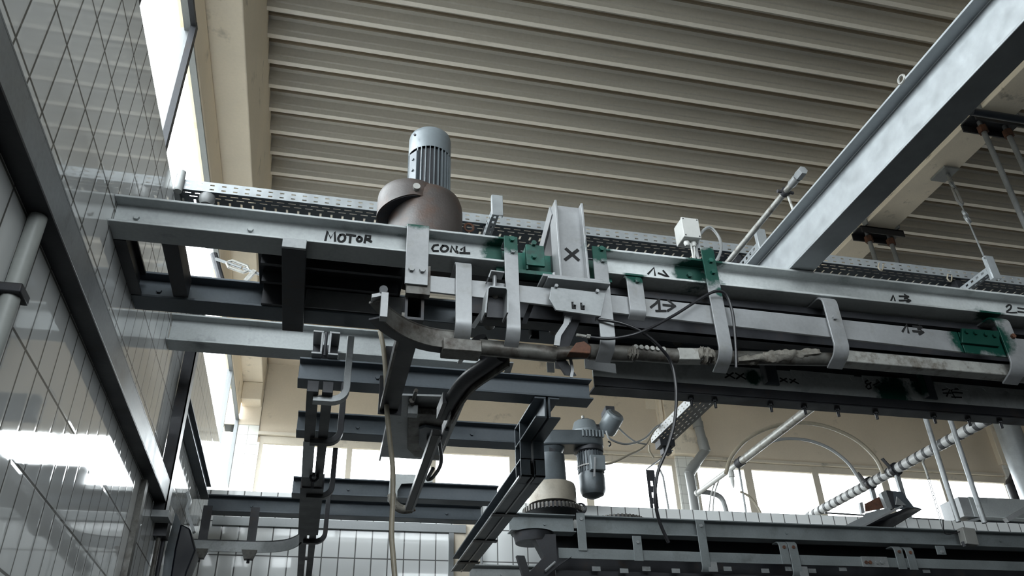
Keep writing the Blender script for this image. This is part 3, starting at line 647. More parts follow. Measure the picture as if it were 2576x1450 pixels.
# tension bracket left of the second strap (threaded rod over a U piece)
ty = 2.955
t = thing('tension_bracket', tuple(ony(1245, 740, ty)), 'threaded tension bracket with a dark U piece between two hanger straps', 'tension bracket')
c0, c1 = ony(1228, 712, ty), ony(1264, 692, ty)
mk('top_clip', MB().strap([ony(1226, 706, ty), ony(1232, 690, ty), ony(1265, 694, ty)], (0, .06, 0), .006), ZINCL, t)
mk('threaded_rod', MB().cyl(ony(1244, 732, ty), ony(1244, 686, ty), .009, 10), ZINCL, t)
mk('u_piece', MB().strap([ony(1216, 800, ty), ony(1222, 740, ty), ony(1228, 734, ty), ony(1268, 738, ty), ony(1272, 745, ty), ony(1271, 800, ty)], (0, .09, 0), .007), ZINC, t)
mk('u_filling', MB().extr([ony(1225, 798, ty+.03), ony(1230, 738, ty+.03), ony(1268, 741, ty+.03), ony(1268, 800, ty+.03)], (0, .02, 0)), DARK, t)
mk('pin', MB().cyl(ony(1246, 744, ty+.02), ony(1246, 744, ty+.05), .014, 10), RAILM, t)
for px0, py0, px1, py1, lb in ((1232, 760, 1188, 826, 'slanting pale strut from the U piece down to the pipe'), (1345, 745, 1318, 815, 'slanting dark strut right of the second long strap')):
    a, b = ony(px0, py0, 3.03), ony(px1, py1, 3.1)
    tag(mk('slant_strut', MB().strap([a, b], (.022, 0, 0), .006), ZINC if px0 < 1300 else DARK), lb, 'strut')
tag(mk('rail_spacer', MB().box(ony(1365, 690, 3.05).x, ony(1378, 690, 3.05).x+.08, 3.05, 3.14, ony(1365, 712, 3.05).z, ony(1365, 688, 3.05).z), RAILM, bevel=.003), 'small grimy spacer block left of the stub bracket', 'spacer')
# ------------------------------------------------------------------ trip arm with lever under the bracket and its cable
ly = 3.0
t = thing('trip_lever', tuple(ony(1420, 850, ly)), 'dark trip arm with pale levers under the stub bracket', 'lever')
mk('arm', MB().strap([ony(1445, 805, ly+.03), ony(1405, 900, ly+.10), ony(1435, 945, ly+.12)], (.05, 0, 0), .02), DARK, t)
mk('pale_lever', MB().strap([ony(1428, 796, ly), ony(1424, 815, ly), ony(1404, 845, ly), ony(1400, 870, ly)], (.026, 0, 0), .007), ZINCL, t)
mk('pale_lever', MB().strap([ony(1437, 796, ly+.01), ony(1431, 812, ly+.01)], (.012, 0, 0), .005), ZINCL, t)
mk('cable_fork', MB().cyl(ony(1450, 843, ly), ony(1474, 847, ly), .007, 8), RAILL, t)
mk('cable_nut', MB().tube([ony(1476, 847, ly), ony(1485, 848, ly)], .011, 6), RAILL, t)
mk('rust_block', MB().extr([ony(1432, 886, ly), ony(1450, 862, ly), ony(1470, 858, ly), ony(1488, 872, ly), ony(1486, 890, ly)], (0, .05, 0)), RUST, t, bevel=.004)
mk('hook', MB().strap([ony(1434, 900, ly+.1), ony(1440, 930, ly+.1), ony(1437, 950, ly+.1)], (.014, 0, 0), .006), ZINCL, t)
for k, q in enumerate(((1385, 925), (1413, 918), (1510, 922))):
    c = ony(*q, 3.45); w_ = (.018, .035, .08)[k]
    tag(mk('pale_tag', MB().obox(c, (w_, 0, -.004*k), (0, .004, 0), (0, 0, .026)), ZINCL), ('narrow pale tag hanging under the trip arm, left piece', 'pale tag hanging under the trip arm, middle piece', 'pale oblong plate below the strap right of the trip arm')[k], 'plate')
mk('cable_nut', MB().tube([ony(1498, 803, ly), ony(1506, 804, ly)], .010, 6), ZINCL, t)
def cable(name, pts, r, mat, label, cat='cable', n=8, group=None):
    return tag(mk(name, MB().tube(spline(pts, n), r, 8), mat, smooth=80), label, cat, group)
cable('control_cable', [ony(1505, 804, 2.97), ony(1560, 813, 2.95), ony(1615, 836, 2.95), ony(1662, 876, 2.97), ony(1690, 918, 3.0), ony(1701, 980, 3.0), ony(1697, 1060, 3.02), ony(1680, 1125, 3.04), ony(1656, 1185, 3.06), ony(1648, 1250, 3.08), ony(1658, 1310, 3.1), ony(1682, 1366, 3.12)], .0072, RUB, 'long black cable falling from the trip arm past the far windows')
cable('control_cable', [ony(1485, 849, 2.98), ony(1540, 852, 2.95), ony(1610, 837, 2.915), ony(1690, 797, 2.93), ony(1770, 747, 2.94), ony(1805, 733, 2.94), ony(1828, 745, 2.95), ony(1843, 790, 2.96), ony(1850, 860, 2.98), ony(1852, 925, 3.0)], .0072, RUB, 'black cable rising from the rusty block and draped over the green-patched strap')
# ------------------------------------------------------------------ white junction box above the track
jy = 3.12
bx0, bx1, bz0, bz1 = ony(1716, 575, jy).x, ony(1757, 575, jy).x, ony(1736, 599, jy).z, ony(1736, 553, jy).z
t = thing('junction_box', ((bx0+bx1)/2, jy, bz0), 'white junction box standing above the front girder on two white cables', 'junction box')
mk('box', MB().box(bx0, bx1, jy, jy+.09, bz0, bz1), WHITEP, t, bevel=.004)
mk('lid', MB().box(bx0-.002, bx1+.002, jy-.012, jy, bz0-.002, bz1+.002), WHITEP, t, bevel=.003)
for x in (bx0+.008, bx1-.008):
    for z in (bz0+.008, bz1-.008): mk('lid_screw', MB().bolt((x, jy-.012, z), (0, -1, 0), .004, .002), DARK, sub(t, 'lid'))
for s, px in ((0, 1727), (1, 1743)):
    x = bx0+(bx1-bx0)*(.3+.4*s); mk('cable_gland', MB().tube([(x, jy+.03, bz0), (x, jy+.03, bz0-.014), (x, jy+.03, bz0-.03)], [.014, .016, .010], 12), WHITEP, t)
    mk('box_cable', MB().tube(spline([(x, jy+.03, bz0-.03), ony((1737, 1746)[s], 615, jy+.03), ony((1745, 1748)[s], 655, jy+.03)], 6), .005, 8), WHITEP, t)
cable('looped_cable', [ony(1760, 660, 3.16), ony(1752, 625, 3.16), ony(1762, 590, 3.17), ony(1785, 572, 3.18), ony(1808, 596, 3.18), ony(1814, 625, 3.17), ony(1806, 650, 3.16), ony(1795, 662, 3.16)], .008, GRP, 'grey cable looped in a ring beside the white junction box')
# flat box bottom above the girder right of the big galvanised beam
a, b = ony(2048, 672, 3.1), ony(2098, 688, 3.1)
t = thing('flat_box', tuple(a), 'flat white box with a printed sticker on top of the front girder', 'box')
mk('box', MB().box(a.x, b.x, 3.08, 3.2, GT+.002, GT+.03), WHITEP, t, bevel=.003)
mk('sticker', MB().box(b.x-.075, b.x-.01, 3.078, 3.08, GT+.006, GT+.026), surf('grey_print', (.25, .25, .25), .5, 0, .9, 160), t)
# ------------------------------------------------------------------ track running away under the middle girders
TZ = 3.30
t = thing('twin_track', (0, 5.7, TZ), 'dark twin-bar track running away from the viewer under the middle girders', 'twin track')
mk('track_bar', MB().box(-.092, -.036, 3.78, YP-.03, TZ, TZ+.06), DARK, t, bevel=.002)
mk('track_bar', MB().box(-.018, .034, 3.78, YP-.03, TZ, TZ+.06), DARK, t, bevel=.002)
mk('track_sleeve', MB().box(-.10, .045, 5.25, 6.35, TZ-.008, TZ+.09), DARK, t)
mk('lit_patch', MB().box(-.096, -.032, 4.45, 5.05, TZ-.004, TZ), ZINC, t)  # pale patch stands in for light on the left bar
for yy in (4.0, 5.2, 6.6, 7.4): mk('tie', MB().box(-.092, .034, yy-.02, yy+.02, TZ+.06, TZ+.075), DARK, t)
tag(mk('shackle', MB().tube(arc((-.02, 5.0, TZ-.02), .045, 0, 2*pi, 14, (.5, 0, 0), (0, .6, .7)), .009, 6), DARK), 'small dark shackle hooked round the twin track', 'shackle')
hk = []
def hook(label, y, zt, x=.1):
    P = [(x, y, zt), (x, y, TZ+.06)]+arc((x-.07, y, TZ+.06), .07, 0, -pi/2, 6, (1, 0, 0), (0, 0, 1))[1:]+[(-.06, y, TZ-.01)]
    t = thing('track_hook', (x, y, TZ), label, 'track hook', 'flat bar hooks under the twin track')
    mk('hook_bar', MB().strap(P, (0, .05, 0), .034), ZINC if y < 4 else DARK, t, bevel=.002)
    mk('hook_shim', MB().box(-.06, .02, y-.03, y+.03, TZ-.004, TZ+.004), RAILM, t)
hook('grey flat-bar hook hanging beside the beige cable, nearest of the row', 3.85, 3.65)
hook('dark flat-bar hook second in the row, before the far windows', 4.42, 3.66)
hook('dark flat-bar hook third in the row, seen against the window glass', 5.40, 3.62)
hook('dark flat-bar hook last in the row, above the curved rail', 6.53, 3.65)
# twin channel ends on top of the middle girder
t = thing('twin_channel', (-.02, 4.42, GT), 'two grey channel ends side by side on the dark middle girder', 'channel')
def chan(m, x0, x1, y0, y1, z0, z1, th=.012):
    if x0 < x1: m.box(x0, x0+th, y0, y1, z0+th, z1-th)
    else: m.box(x0-th, x0, y0, y1, z0+th, z1-th)
    return m.box(min(x0, x1), max(x0, x1), y0, y1, z0, z0+th).box(min(x0, x1), max(x0, x1), y0, y1, z1-th, z1)
a, b = ony(783, 888, 4.34), ony(815, 830, 4.34); c, d = ony(825, 890, 4.34), ony(857, 830, 4.34)
z0, z1 = GT+.002, GT+.155
mk('channel', chan(MB(), b.x+.002, a.x, 4.34, 4.545, z0, z1), ZINCL, t, bevel=.002)
mk('channel', chan(MB(), c.x, d.x, 4.34, 4.545, z0, z1), ZINCL, t, bevel=.002)
mk('cavity_shade', MB().box(a.x+.003, d.x-.003, 4.50, 4.54, z0+.01, z1-.01), DARK, t)  # dark block stands in for shade inside the channels
mk('bolt', MB().cyl(((b.x+c.x)/2, 4.36, z0), ((b.x+c.x)/2, 4.36, z1), .009, 8), DARK, t)
# curved rail near the left wall with its two drop supports
cz = 3.345
P = [(-.93, 6.95, cz), (-.6, 6.955, cz), (-.36, 6.95, cz), (-.2, 6.88, cz), (-.11, 6.74, cz), (-.075, 6.6, cz)]
pc = spline(P, 8); n = len(pc); nn = []
for i in range(n):
    tg = (pc[min(i+1, n-1)]-pc[max(i-1, 0)]).normalized(); nn.append(V((tg.y, -tg.x, 0)).normalized())
t = thing('curved_rail', (-.5, 6.95, cz), 'curved rail at bottom left bending into the twin track', 'curved rail')
mk('rail_web', sweep(MB(), pc, nn, [(-.006, -.045), (.006, -.045), (.006, .045), (-.006, .045)][::-1]), ZINC, t)
mk('rail_flange', sweep(MB(), pc, nn, [(-.05, .037), (.006, .037), (.006, .047), (-.05, .047)][::-1]), DARK, t)
for px in (512, 634):
    q = ony(px, 1345, 6.985); x = q.x
    mk('drop_support', MB().box(x-.035, x+.035, 6.975, 6.995, cz-.10, GB+.02), DARK, t)
    mk('rail_clip', MB().extr([(x-.06, 6.93, cz-.03), (x+.06, 6.93, cz-.03), (x+.035, 6.93, cz-.10), (x-.035, 6.93, cz-.10)], (0, .05, 0)), RAILM, t)
    mk('bolt', MB().cyl((x, 6.95, cz-.13), (x, 6.95, cz-.1), .012, 8), DARK, t)
# ------------------------------------------------------------------ straight guide running away from the big track, drive plate and end bracket
pts = [onz(*q, 3.25) for q in ((1262, 892), (1225, 918), (1175, 955), (1140, 1000), (1118, 1042))]
pc = spline(pts, 7); n = len(pc); nn = []
for i in range(n):
    tg = (pc[min(i+1, n-1)]-pc[max(i-1, 0)]).normalized(); nn.append(V((tg.y, -tg.x, 0)).normalized())
t = thing('curved_guide', tuple(pc[9]), 'broad dark curved guide leaving the track toward the drive plate', 'curved guide')
mk('guide_pipe', MB().tube(pc, .036, 14), DARK, t)
mk('guide_web', sweep(MB(), pc, nn, [(.03, -.05), (.042, -.05), (.042, .03), (.03, .03)][::-1]), RAILM, t)
e = pc[-1]
mk('end_blade', MB().strap([e+V((-.03, -.2, 0)), e+V((-.03, .0, 0))], (0, 0, .06), .02), DARK, t)
mk('bright_edge', MB().strap([e+V((.012, -.12, -.03)), e+V((.012, .14, -.03))], (0, 0, .05), .006), ZINCL, t)
q = ony(1180, 900, 3.3); a, b = ony(1214, 852, 3.25), ony(1238, 935, 3.32)
tag(mk('guide_block', MB().tube([ony(1205, 850, 3.18), ony(1215, 880, 3.22), ony(1240, 920, 3.26)], [.035, .04, .03], 10), DARK), 'dark lumpy joint block between the pipe and the curved guide', 'joint block')
tag(mk('guide_strut', MB().strap([ony(1180, 872, 3.2), ony(1155, 915, 3.5)], (.02, 0, 0), .006), ZINC), 'slanting pale strip left of the curved guide', 'strut')
tag(mk('guide_strut', MB().strap([ony(1284, 912, 3.3), ony(1276, 938, 3.4)], (.03, 0, 0), .006), ZINC), 'small pale wedge strip below the second hanger strap', 'strut')
t = thing('drive_plate', (.6, 4.95, 3.6), 'dark hanging drive plate with a bearing hole below the middle girders', 'drive plate')
px = [onz(*q, 3.6) for q in ((992, 995), (958, 1150), (1107, 1160), (1175, 1000))]
mk('base_plate', MB().extr([(p.x, p.y, 3.6) for p in px], (0, 0, .012)), ZINC, t)
mk('bright_edge', MB().extr([(px[0].x-.012, px[0].y, 3.57), (px[1].x-.012, px[1].y, 3.57), (px[1].x, px[1].y, 3.57), (px[0].x, px[0].y, 3.57)], (0, 0, .05)), ZINCL, t)  # pale strip stands in for light along the left edge
bz = 3.55
o = [onz(*q, bz) for q in ((1026, 1040), (1024, 1130), (1042, 1150), (1105, 1158), (1135, 1075), (1140, 1045))]
mk('bearing_plate', MB().extr([(p.x, p.y, bz) for p in o], (0, 0, .04)), RAILM, t, bevel=.006)
o = [onz(*q, bz-.02) for q in ((1053, 1080), (1054, 1122), (1068, 1140), (1104, 1148), (1130, 1085), (1070, 1074))]
mk('raised_pad', MB().extr([(p.x, p.y, bz-.02) for p in o], (0, 0, .019)), WEBB, t, bevel=.006)
c = onz(1093, 1105, bz-.03)
mk('bearing', MB().lathe(c, [(.05, .02), (.05, -.012), (.036, -.014), (.03, .02)], 24), DARK, t)
c2 = onz(1036, 1040, bz)
mk('adjuster_block', MB().box(c2.x-.03, c2.x+.03, c2.y-.06, c2.y+.0, bz-.03, bz+.03), ZINC, t, bevel=.003)
mk('adjuster_screw', MB().cyl((c2.x-.005, c2.y-.05, bz+.03), (c2.x-.005, c2.y-.22, bz+.05), .012, 8).bolt((c2.x-.015, c2.y-.1, bz+.03), (0, -1, 0), .018, .02), RAILM, t)
# square steel rod to the end bracket
r0, r1 = onz(1096, 1088, 3.36), onz(1028, 1278, 3.22)
t = thing('steel_rod', tuple(r1), 'black square rod with one bright side dropping from the bearing hole', 'rod')
mk('rod', MB().strap([r0, r1], (.045, 0, 0), .04), RUB, t, bevel=.003)
mk('bright_strip', MB().strap([r0+V((.026, .02, -.018)), r1+V((.026, 0, -.018))], (.014, 0, 0), .014), ZINCL, t)
k0, k1 = onz(1105, 1110, 3.36), onz(1090, 1200, 3.3)
mk('cable_loop', MB().tube(spline([k0, k0.lerp(k1, .5)+V((.03, 0, -.02)), k1, k1+V((-.03, .05, 0)), k1+V((-.02, -.12, .01))], 5), .012, 8), DARK, t)
by = 6.49
t = thing('end_bracket', tuple(ony(1015, 1250, by)), 'dirt-caked bracket plate on the girder where the black rod ends', 'bracket')
mk('plate', MB().extr([ony(*q, by) for q in ((982, 1193), (1088, 1196), (1088, 1214), (1010, 1218), (1000, 1235), (998, 1278), (975, 1262))], (0, .01, 0)), WEB, t)
a, b = ony(992, 1262, by-.05), ony(1035, 1280, by-.05)
mk('bent_tube', MB().tube(spline([ony(985, 1245, by-.04), ony(992, 1268, by-.05), ony(1012, 1282, by-.06), ony(1036, 1280, by-.08)], 5), .035, 12), CLAY, t)
mk('tube_end', MB().cyl(ony(1026, 1284, by-.07), ony(1042, 1277, by-.09), .03, 10), RUST, t)
cable('hanging_cable', [ony(956, 834, 3.95), ony(965, 880, 3.95), ony(971, 950, 3.95), ony(973, 1030, 3.95), ony(981, 1110, 3.95), ony(988, 1180, 3.95), ony(988, 1260, 3.95), ony(985, 1340, 3.95), ony(989, 1400, 3.95), ony(994, 1470, 3.95), ony(995, 1560, 3.95)], .013, BEIGE, 'beige cable hanging straight down in front of the drive plate')
# ------------------------------------------------------------------ stepped frame of paired channels
def pair(m, axis, a, b, x0, x1, z0, z1, gap=.014, th=.012):
    """two channels back to back along Y (or upright along Z when axis is Z)"""
    xc = (x0+x1)/2
    for (f, e) in ((xc-gap/2, x0), (xc+gap/2, x1)):
        s = -1 if e < f else 1
        if axis == 'Y':
            m.box(f, f+s*th, a, b, z0+th, z1-th); m.box(f, e, a, b, z0, z0+th); m.box(f, e, a, b, z1-th, z1)
        else:
            m.box(f, f+s*th, z0+th, z1-th, a, b); m.box(f, e, z0, z0+th, a, b); m.box(f, e, z1-th, z1, a, b)
    return m
t = thing('stepped_frame', (1.31, 5.8, 3.28), 'stepped frame of paired channels dropping away below the middle girders', 'frame')
mk('upper_channels', pair(MB(), 'Y', 4.40, 4.93, 1.235, 1.392, 3.51, 3.648), WEBB, t, bevel=.002)
mk('upright_channels', pair(MB(), 'Z', 3.28, 3.648, 1.235, 1.392, 4.79, 4.93), WEBB, t, bevel=.002)
mk('lower_channels', pair(MB(), 'Y', 4.79, 7.35, 1.235, 1.392, 3.28, 3.40), WEBB, t, bevel=.002)
for yy in (5.6, 6.3, 7.0): mk('batten', MB().box(1.22, 1.41, yy-.03, yy+.03, 3.27, 3.28), DARK, t)
mk('lit_edge_strip', MB().box(1.222, 1.235, 4.80, 7.34, 3.275, 3.287).box(1.308, 1.318, 4.80, 7.34, 3.272, 3.28), ZINCL, t)  # pale strips painted in for light along the channel edges
lg = girder('low_girder', 1.42, 2.05, 7.44, WEB, 'short low girder at the foot of the stepped frame', 3.22, (ony(1262, 1433, 7.5).x,), .15, .14)
lg['group'] = ''; del lg['group']
# ------------------------------------------------------------------ the rear conveyor line before the partition
by_, bz0, bz1 = 7.30, 3.648, 3.812
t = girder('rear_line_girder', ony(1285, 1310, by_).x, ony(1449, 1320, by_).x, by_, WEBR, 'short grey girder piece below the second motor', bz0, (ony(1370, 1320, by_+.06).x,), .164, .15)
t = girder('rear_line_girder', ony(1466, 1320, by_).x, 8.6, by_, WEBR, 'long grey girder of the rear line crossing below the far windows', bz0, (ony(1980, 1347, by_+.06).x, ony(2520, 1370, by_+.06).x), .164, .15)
x0 = ony(1405, 1390, by_).x
t = thing('rear_guide_bar', (5, by_, 3.4), 'grey flat guide bar of the rear line with rusty bolts', 'guide bar')
mk('flat_bar', MB().box(x0, 8.6, by_, by_+.014, 3.408, 3.502), WEBR, t, bevel=.002)
mk('splice', MB().box(ony(2168, 1415, by_).x, ony(2232, 1415, by_).x, by_-.012, by_, 3.405, 3.505), ZINC, t)
for px in (2178, 2188, 2205, 2217): mk('bolt', MB().bolt(ony(px, 1416, by_-.012), (0, -1, 0), .018, .014), RUST if px < 2195 else ZINC, t)
tag(mk('rear_shade_sheet', MB().box(x0, 8.6, by_+.16, by_+.44, 3.72, 3.73).box(x0, 8.6, by_+.43, by_+.44, 3.3, 3.72), DARK), 'dark sheet added behind the rear line to darken it', 'shading sheet')  # sheet added to darken the space inside the rear line
t = thing('rear_rail', (5, 7.4, 3.2), 'dark lower rail of the rear line at the bottom edge', 'guide rail')
mk('rail_pipe', MB().cyl((x0-.2, 7.38, 3.22), (8.6, 7.38, 3.22), .045, 12), DARK, t)
mk('rail_bar', MB().box(x0, 8.6, 7.42, 7.44, 3.05, 3.33), DARK, t)
for k, px in enumerate((1500, 1570, 1626, 1700, 1830, 1925, 1985, 2043, 2120, 2330)):
    q = ony(px, 1432+k % 2*5, 7.34); mk('rail_tab', MB().box(q.x-.04, q.x+.04, 7.335, 7.345, q.z-.02, q.z+.02), ZINC, t)
def rhang(label, px0, px1, py0, py1, foot=False, top=False, ym=None):
    y = by_-.008; x0, x1 = ony(px0, py0, y).x, ony(px1, py0, y).x; z0, z1 = ony(px0, py1, y).z, ony(px0, py0, y).z; xc = (x0+x1)/2
    t = thing('rear_line_hanger', (xc, y, z0), label, 'hanger strap', 'hanger straps of the rear line')
    P = [(xc, y, z1)] if not top else [(xc, y+.12, z1), (xc, y+.06, z1)]+arc((xc, y+.05, z1-.05), .05, pi/2, pi, 5, (0, 1, 0), (0, 0, 1))
    P += [(xc, y, z0+.07)]+arc((xc, y+.07, z0+.07), .07, pi, 1.3*pi, 5, (0, 1, 0), (0, 0, 1))[1:] if foot else [(xc, y, z0)]
    mk('strap', MB().strap(P, (x1-x0, 0, 0), .012), WEBR, t, bevel=.002)
    mk('bolt', MB().bolt((xc, y-.006, z1-.06), (0, -1, 0), .016, .015), RUST if top else ZINC, t)
    if foot: mk('foot_clip', MB().box(xc+.02, xc+.11, y-.004, y+.006, z0+.01, z0+.1), ZINC, t)
rhang('strap of the rear line just right of the second motor drum', 1449, 1470, 1291, 1386)
rhang('short strap of the rear line beneath the loose black cable end', 1590, 1612, 1349, 1412)
rhang('long strap with foot on the rear line below the zigzag downpipe', 1749, 1770, 1308, 1441, True)
rhang('left curved strap of the first close pair on the rear line', 1957, 1978, 1362, 1420, False, True)
rhang('right curved strap of the first close pair on the rear line', 1980, 1002+1000, 1362, 1452, True, True)
rhang('left curved strap of the second close pair on the rear line', 2246, 2266, 1374, 1432, False, True)
rhang('right curved strap of the second close pair on the rear line', 2274, 2294, 1376, 1434, False, True)
rhang('faint strap of the rear line under the hanging chain', 2352, 2374, 1374, 1396)
q = ony(1462, 1281, by_); tag(mk('lifting_ring', MB().tube(arc(q+V((0, 0, .005)), .045, 0, 2*pi, 18, (1, 0, 0), (0, 0, 1)), .011, 8), DARK), 'dark ring standing on the rear girder beside the motor drum', 'ring')
jb = ony(2435, 1352, by_-.06); t = thing('cable_box', tuple(jb), 'small grey cable box fixed to the rear girder at right', 'junction box')
mk('box', MB().obox(jb, (.075, 0, -.006), (0, .045, 0), (.006, 0, .085)), surf('aged_grey_plastic', (.36, .36, .34), .5, 0, .1), t, bevel=.006)
mk('gland', MB().cyl(jb+V((-.08, 0, -.05)), jb+V((-.075, 0, -.1)), .018, 8), DARK, t)
cable('thin_cable', [jb+V((-.02, 0, .09)), ony(2415, 1338, 7.25), ony(2385, 1345, 7.25), ony(2375, 1338, 7.2), ony(2372, 1310, 7.15)], .006, RUB, 'thin dark cable looping from the grey cable box to the chain')
# ------------------------------------------------------------------ second gear motor on the rear line
gx, gy = 2.235, 7.50
def P2(px, py): return ony(px, py, gy)
t = thing('reducer_motor', (gx, gy, bz1), 'second drive with side-hung grey motor on a flared cream drum, before the windows', 'motor')
zb2, zt2 = P2(1400, 1268).z, P2(1400, 1221).z
mk('drum', MB().lathe((gx, gy, 0), [(0, zb2-.02), (.235, zb2-.02), (.235, zt2-.05), (.225, zt2-.015), (.18, zt2), (.12, zt2+.01), (0, zt2+.01)], 40), surf('stained_cream_drum', (.42, .38, .31), .5, .1, .2, 6, None, (.16, .10, .06), .08, 5, .2), t)
zn = P2(1400, 1150).z; za2 = P2(1400, 1131).z
mk('neck', MB().lathe((gx, gy, 0), [(.17, zt2), (.15, zt2+.03), (.145, zn), (.115, zn+.01), (.12, za2-.06), (.15, za2), (.16, za2+.02), (0, za2+.02)], 32), MOTD, t)
mk('neck_window', MB().obox((gx-.01, gy-.118, (zn+za2)/2), (.03, 0, 0), (0, .01, 0), (0, 0, (za2-zn)*.38)), DARK, t)
zg0, zg1 = za2+.02, P2(1400, 1090).z
mxp = P2(1485, 1190).x
body = [(gx-.02+cos(a)*.165, gy+sin(a)*.165) for a in [pi/2+pi*k/12 for k in range(13)]]+[(mxp+cos(a)*.155, gy+sin(a)*.155) for a in [-pi/2+pi*k/12 for k in range(13)]]
mk('gearbox', MB().extr([(x, y, zg0-.03*(1 if x < 2.4 else 0)) for x, y in body], (0, 0, zg1-zg0)), MOTD, t, bevel=.015)
m = MB()
for k in range(7): x = mxp-.10+k*.035; m.box(x-.008, x+.008, gy-.178, gy-.15, zg0+.07, zg1-.01)
mk('gearbox_ribs', m, MOTP, t, bevel=.003)
mk('input_flange', MB().lathe((mxp, gy, 0), [(.10, zg0-.06), (.15, zg0-.04), (.15, zg0+.0), (.08, zg0)], 24), DARK, t)
zm1, zm0 = zg0-.04, P2(1485, 1254).z
rm = .127
m = MB(); m.lathe((mxp+.01, gy, 0), [(rm*.95, zm1), (rm*.95, zm0+.2)], 28)
for k in range(26):
    a = 2*pi*k/26; d = V((cos(a), sin(a), 0)); m.obox(V((mxp+.01, gy, (zm1+zm0+.24)/2))+d*rm*.97, d*.01, V((-sin(a), cos(a), 0))*.004, (0, 0, (zm1-zm0-.26)/2))
mk('motor_body', m, MOTD, t)
mk('motor_cowl', MB().lathe((mxp+.01, gy, 0), [(rm*1.02, zm0+.22), (rm*1.02, zm0+.07), (rm*.85, zm0+.03), (rm*.35, zm0), (0, zm0-.002)], 32), MOTD, t)
mk('terminal_box', MB().box(mxp-.05, mxp+.10, gy-rm-.06, gy-rm+.01, zm0+.23, zm0+.38), MOTP, t, bevel=.005)
mk('cable_tie', MB().lathe((mxp+.01, gy, 0), [(rm*1.08, zm0+.30), (rm*1.12, zm0+.307), (rm*1.08, zm0+.314)], 28), WHITEP, t)
mk('tie_plate', MB().obox((mxp-.02, gy-rm-.07, zm0+.25), (.008, 0, 0), (0, .005, 0), (.012, 0, .1)), ZINCL, t)
zd = zg1
mk('bevel_housing', MB().lathe((mxp-.02, gy, 0), [(.165, zd-.01), (.165, zd+.015), (.14, zd+.03), (.11, zd+.13), (.07, zd+.155), (0, zd+.155)], 24), MOTP, t)
mk('side_eye', MB().tube(arc((mxp+.20, gy-.05, zg0+.05), .025, -pi/2, pi/2, 8, (1, 0, 0), (0, 0, 1)), .008, 6), DARK, t)
for q in ((gx-.12, gy-.14, zg1-.02), (mxp-.06, gy-.08, zd+.14)): mk('vent_plug', MB().lathe(q, [(.016, 0), (.016, .03), (0, .034)], 10), RAILL, t)
# small adjusting motor, tilted
s0 = P2(1526, 1082)+V((.0, -.02, 0)); s1 = P2(1538, 1052)+V((0, -.18, 0)); dr = (s1-s0).normalized()
t2 = t
mk('worm_shaft', MB().cyl(V((mxp+.08, gy, zd+.07)), s0+V((.03, 0, 0)), .05, 14), DARK, t)
mk('small_motor', MB().tube([s0-dr*.03, s0+dr*.0, s0+dr*.17, s0+dr*.19], [.09, .10, .10, .085], 24), MOTP, t)
mk('small_motor_cap', MB().tube([s0+dr*.19, s0+dr*.20], [.07, .06], 20), MOTD, t)
mk('small_terminal', MB().obox(s0+dr*.08+V((-.02, 0, .11)), (.05, 0, 0), dr*.05, (0, 0, .03)), DARK, t, bevel=.005)
# toothed wheels
def wheel(name, label, cx, cy, z, r, h, n, mat):
    t = thing(name, (cx, cy, z), label, 'toothed wheel')
    mk('rim', MB().lathe((cx, cy, z), [(r*.6, h), (r*.6, 0), (r*.96, 0), (r*.96, h), (r*.6, h)], 48), mat, t)
    m = MB()
    for k in range(n):
        a = 2*pi*k/n; d = V((cos(a), sin(a), 0)); m.obox(V((cx, cy, z+h/2))+d*r*.985, d*r*.045, V((-sin(a), cos(a), 0))*(r*pi/n*.5), (0, 0, h/2))
    mk('teeth', m, RAILM, t)
    mk('web_plate', MB().lathe((cx, cy, z), [(0, .006), (0, 0), (r*.62, 0), (r*.62, .006)], 32), mat, t)
wheel('toothed_wheel', 'large dark toothed wheel under the flared cream drum', gx, gy, 3.86, .285, .05, 46, DARK)
wheel('toothed_wheel', 'dark toothed wheel just showing over the rear girder right of the ring', 2.92, 7.62, 3.815, .27, .04, 44, DARK)
# dark swing bracket below
t = thing('swing_bracket', (2.2, 7.2, 3.2), 'dark tapering swing bracket below the second motor drum', 'bracket')
mk('arm', MB().extr([ony(*q, 7.25) for q in ((1340, 1345), (1398, 1345), (1402, 1420), (1440, 1400), (1405, 1425), (1345, 1475), (1300, 1475), (1370, 1400))], (0, .12, 0)), DARK, t)
mk('round_boss', MB().lathe((ony(1335, 1400, 7.3).x+.05, 7.4, 3.56), [(0, 0), (.16, 0), (.18, .08), (.2, .085)], 28), DARK, t)
q = ony(1320, 1420, 7.2)
tag(mk('box_strut', MB().strap([ony(1308, 1400, 7.15), ony(1330, 1470, 7.15)], (.07, 0, 0), .05), DARK), 'dark box strut standing at the bottom left of the swing bracket', 'strut')
tag(mk('link_rod', MB().cyl(ony(1372, 1437, 7.2), ony(1397, 1415, 7.2), .012, 8), ZINC), 'small pale link rod under the swing bracket', 'rod')
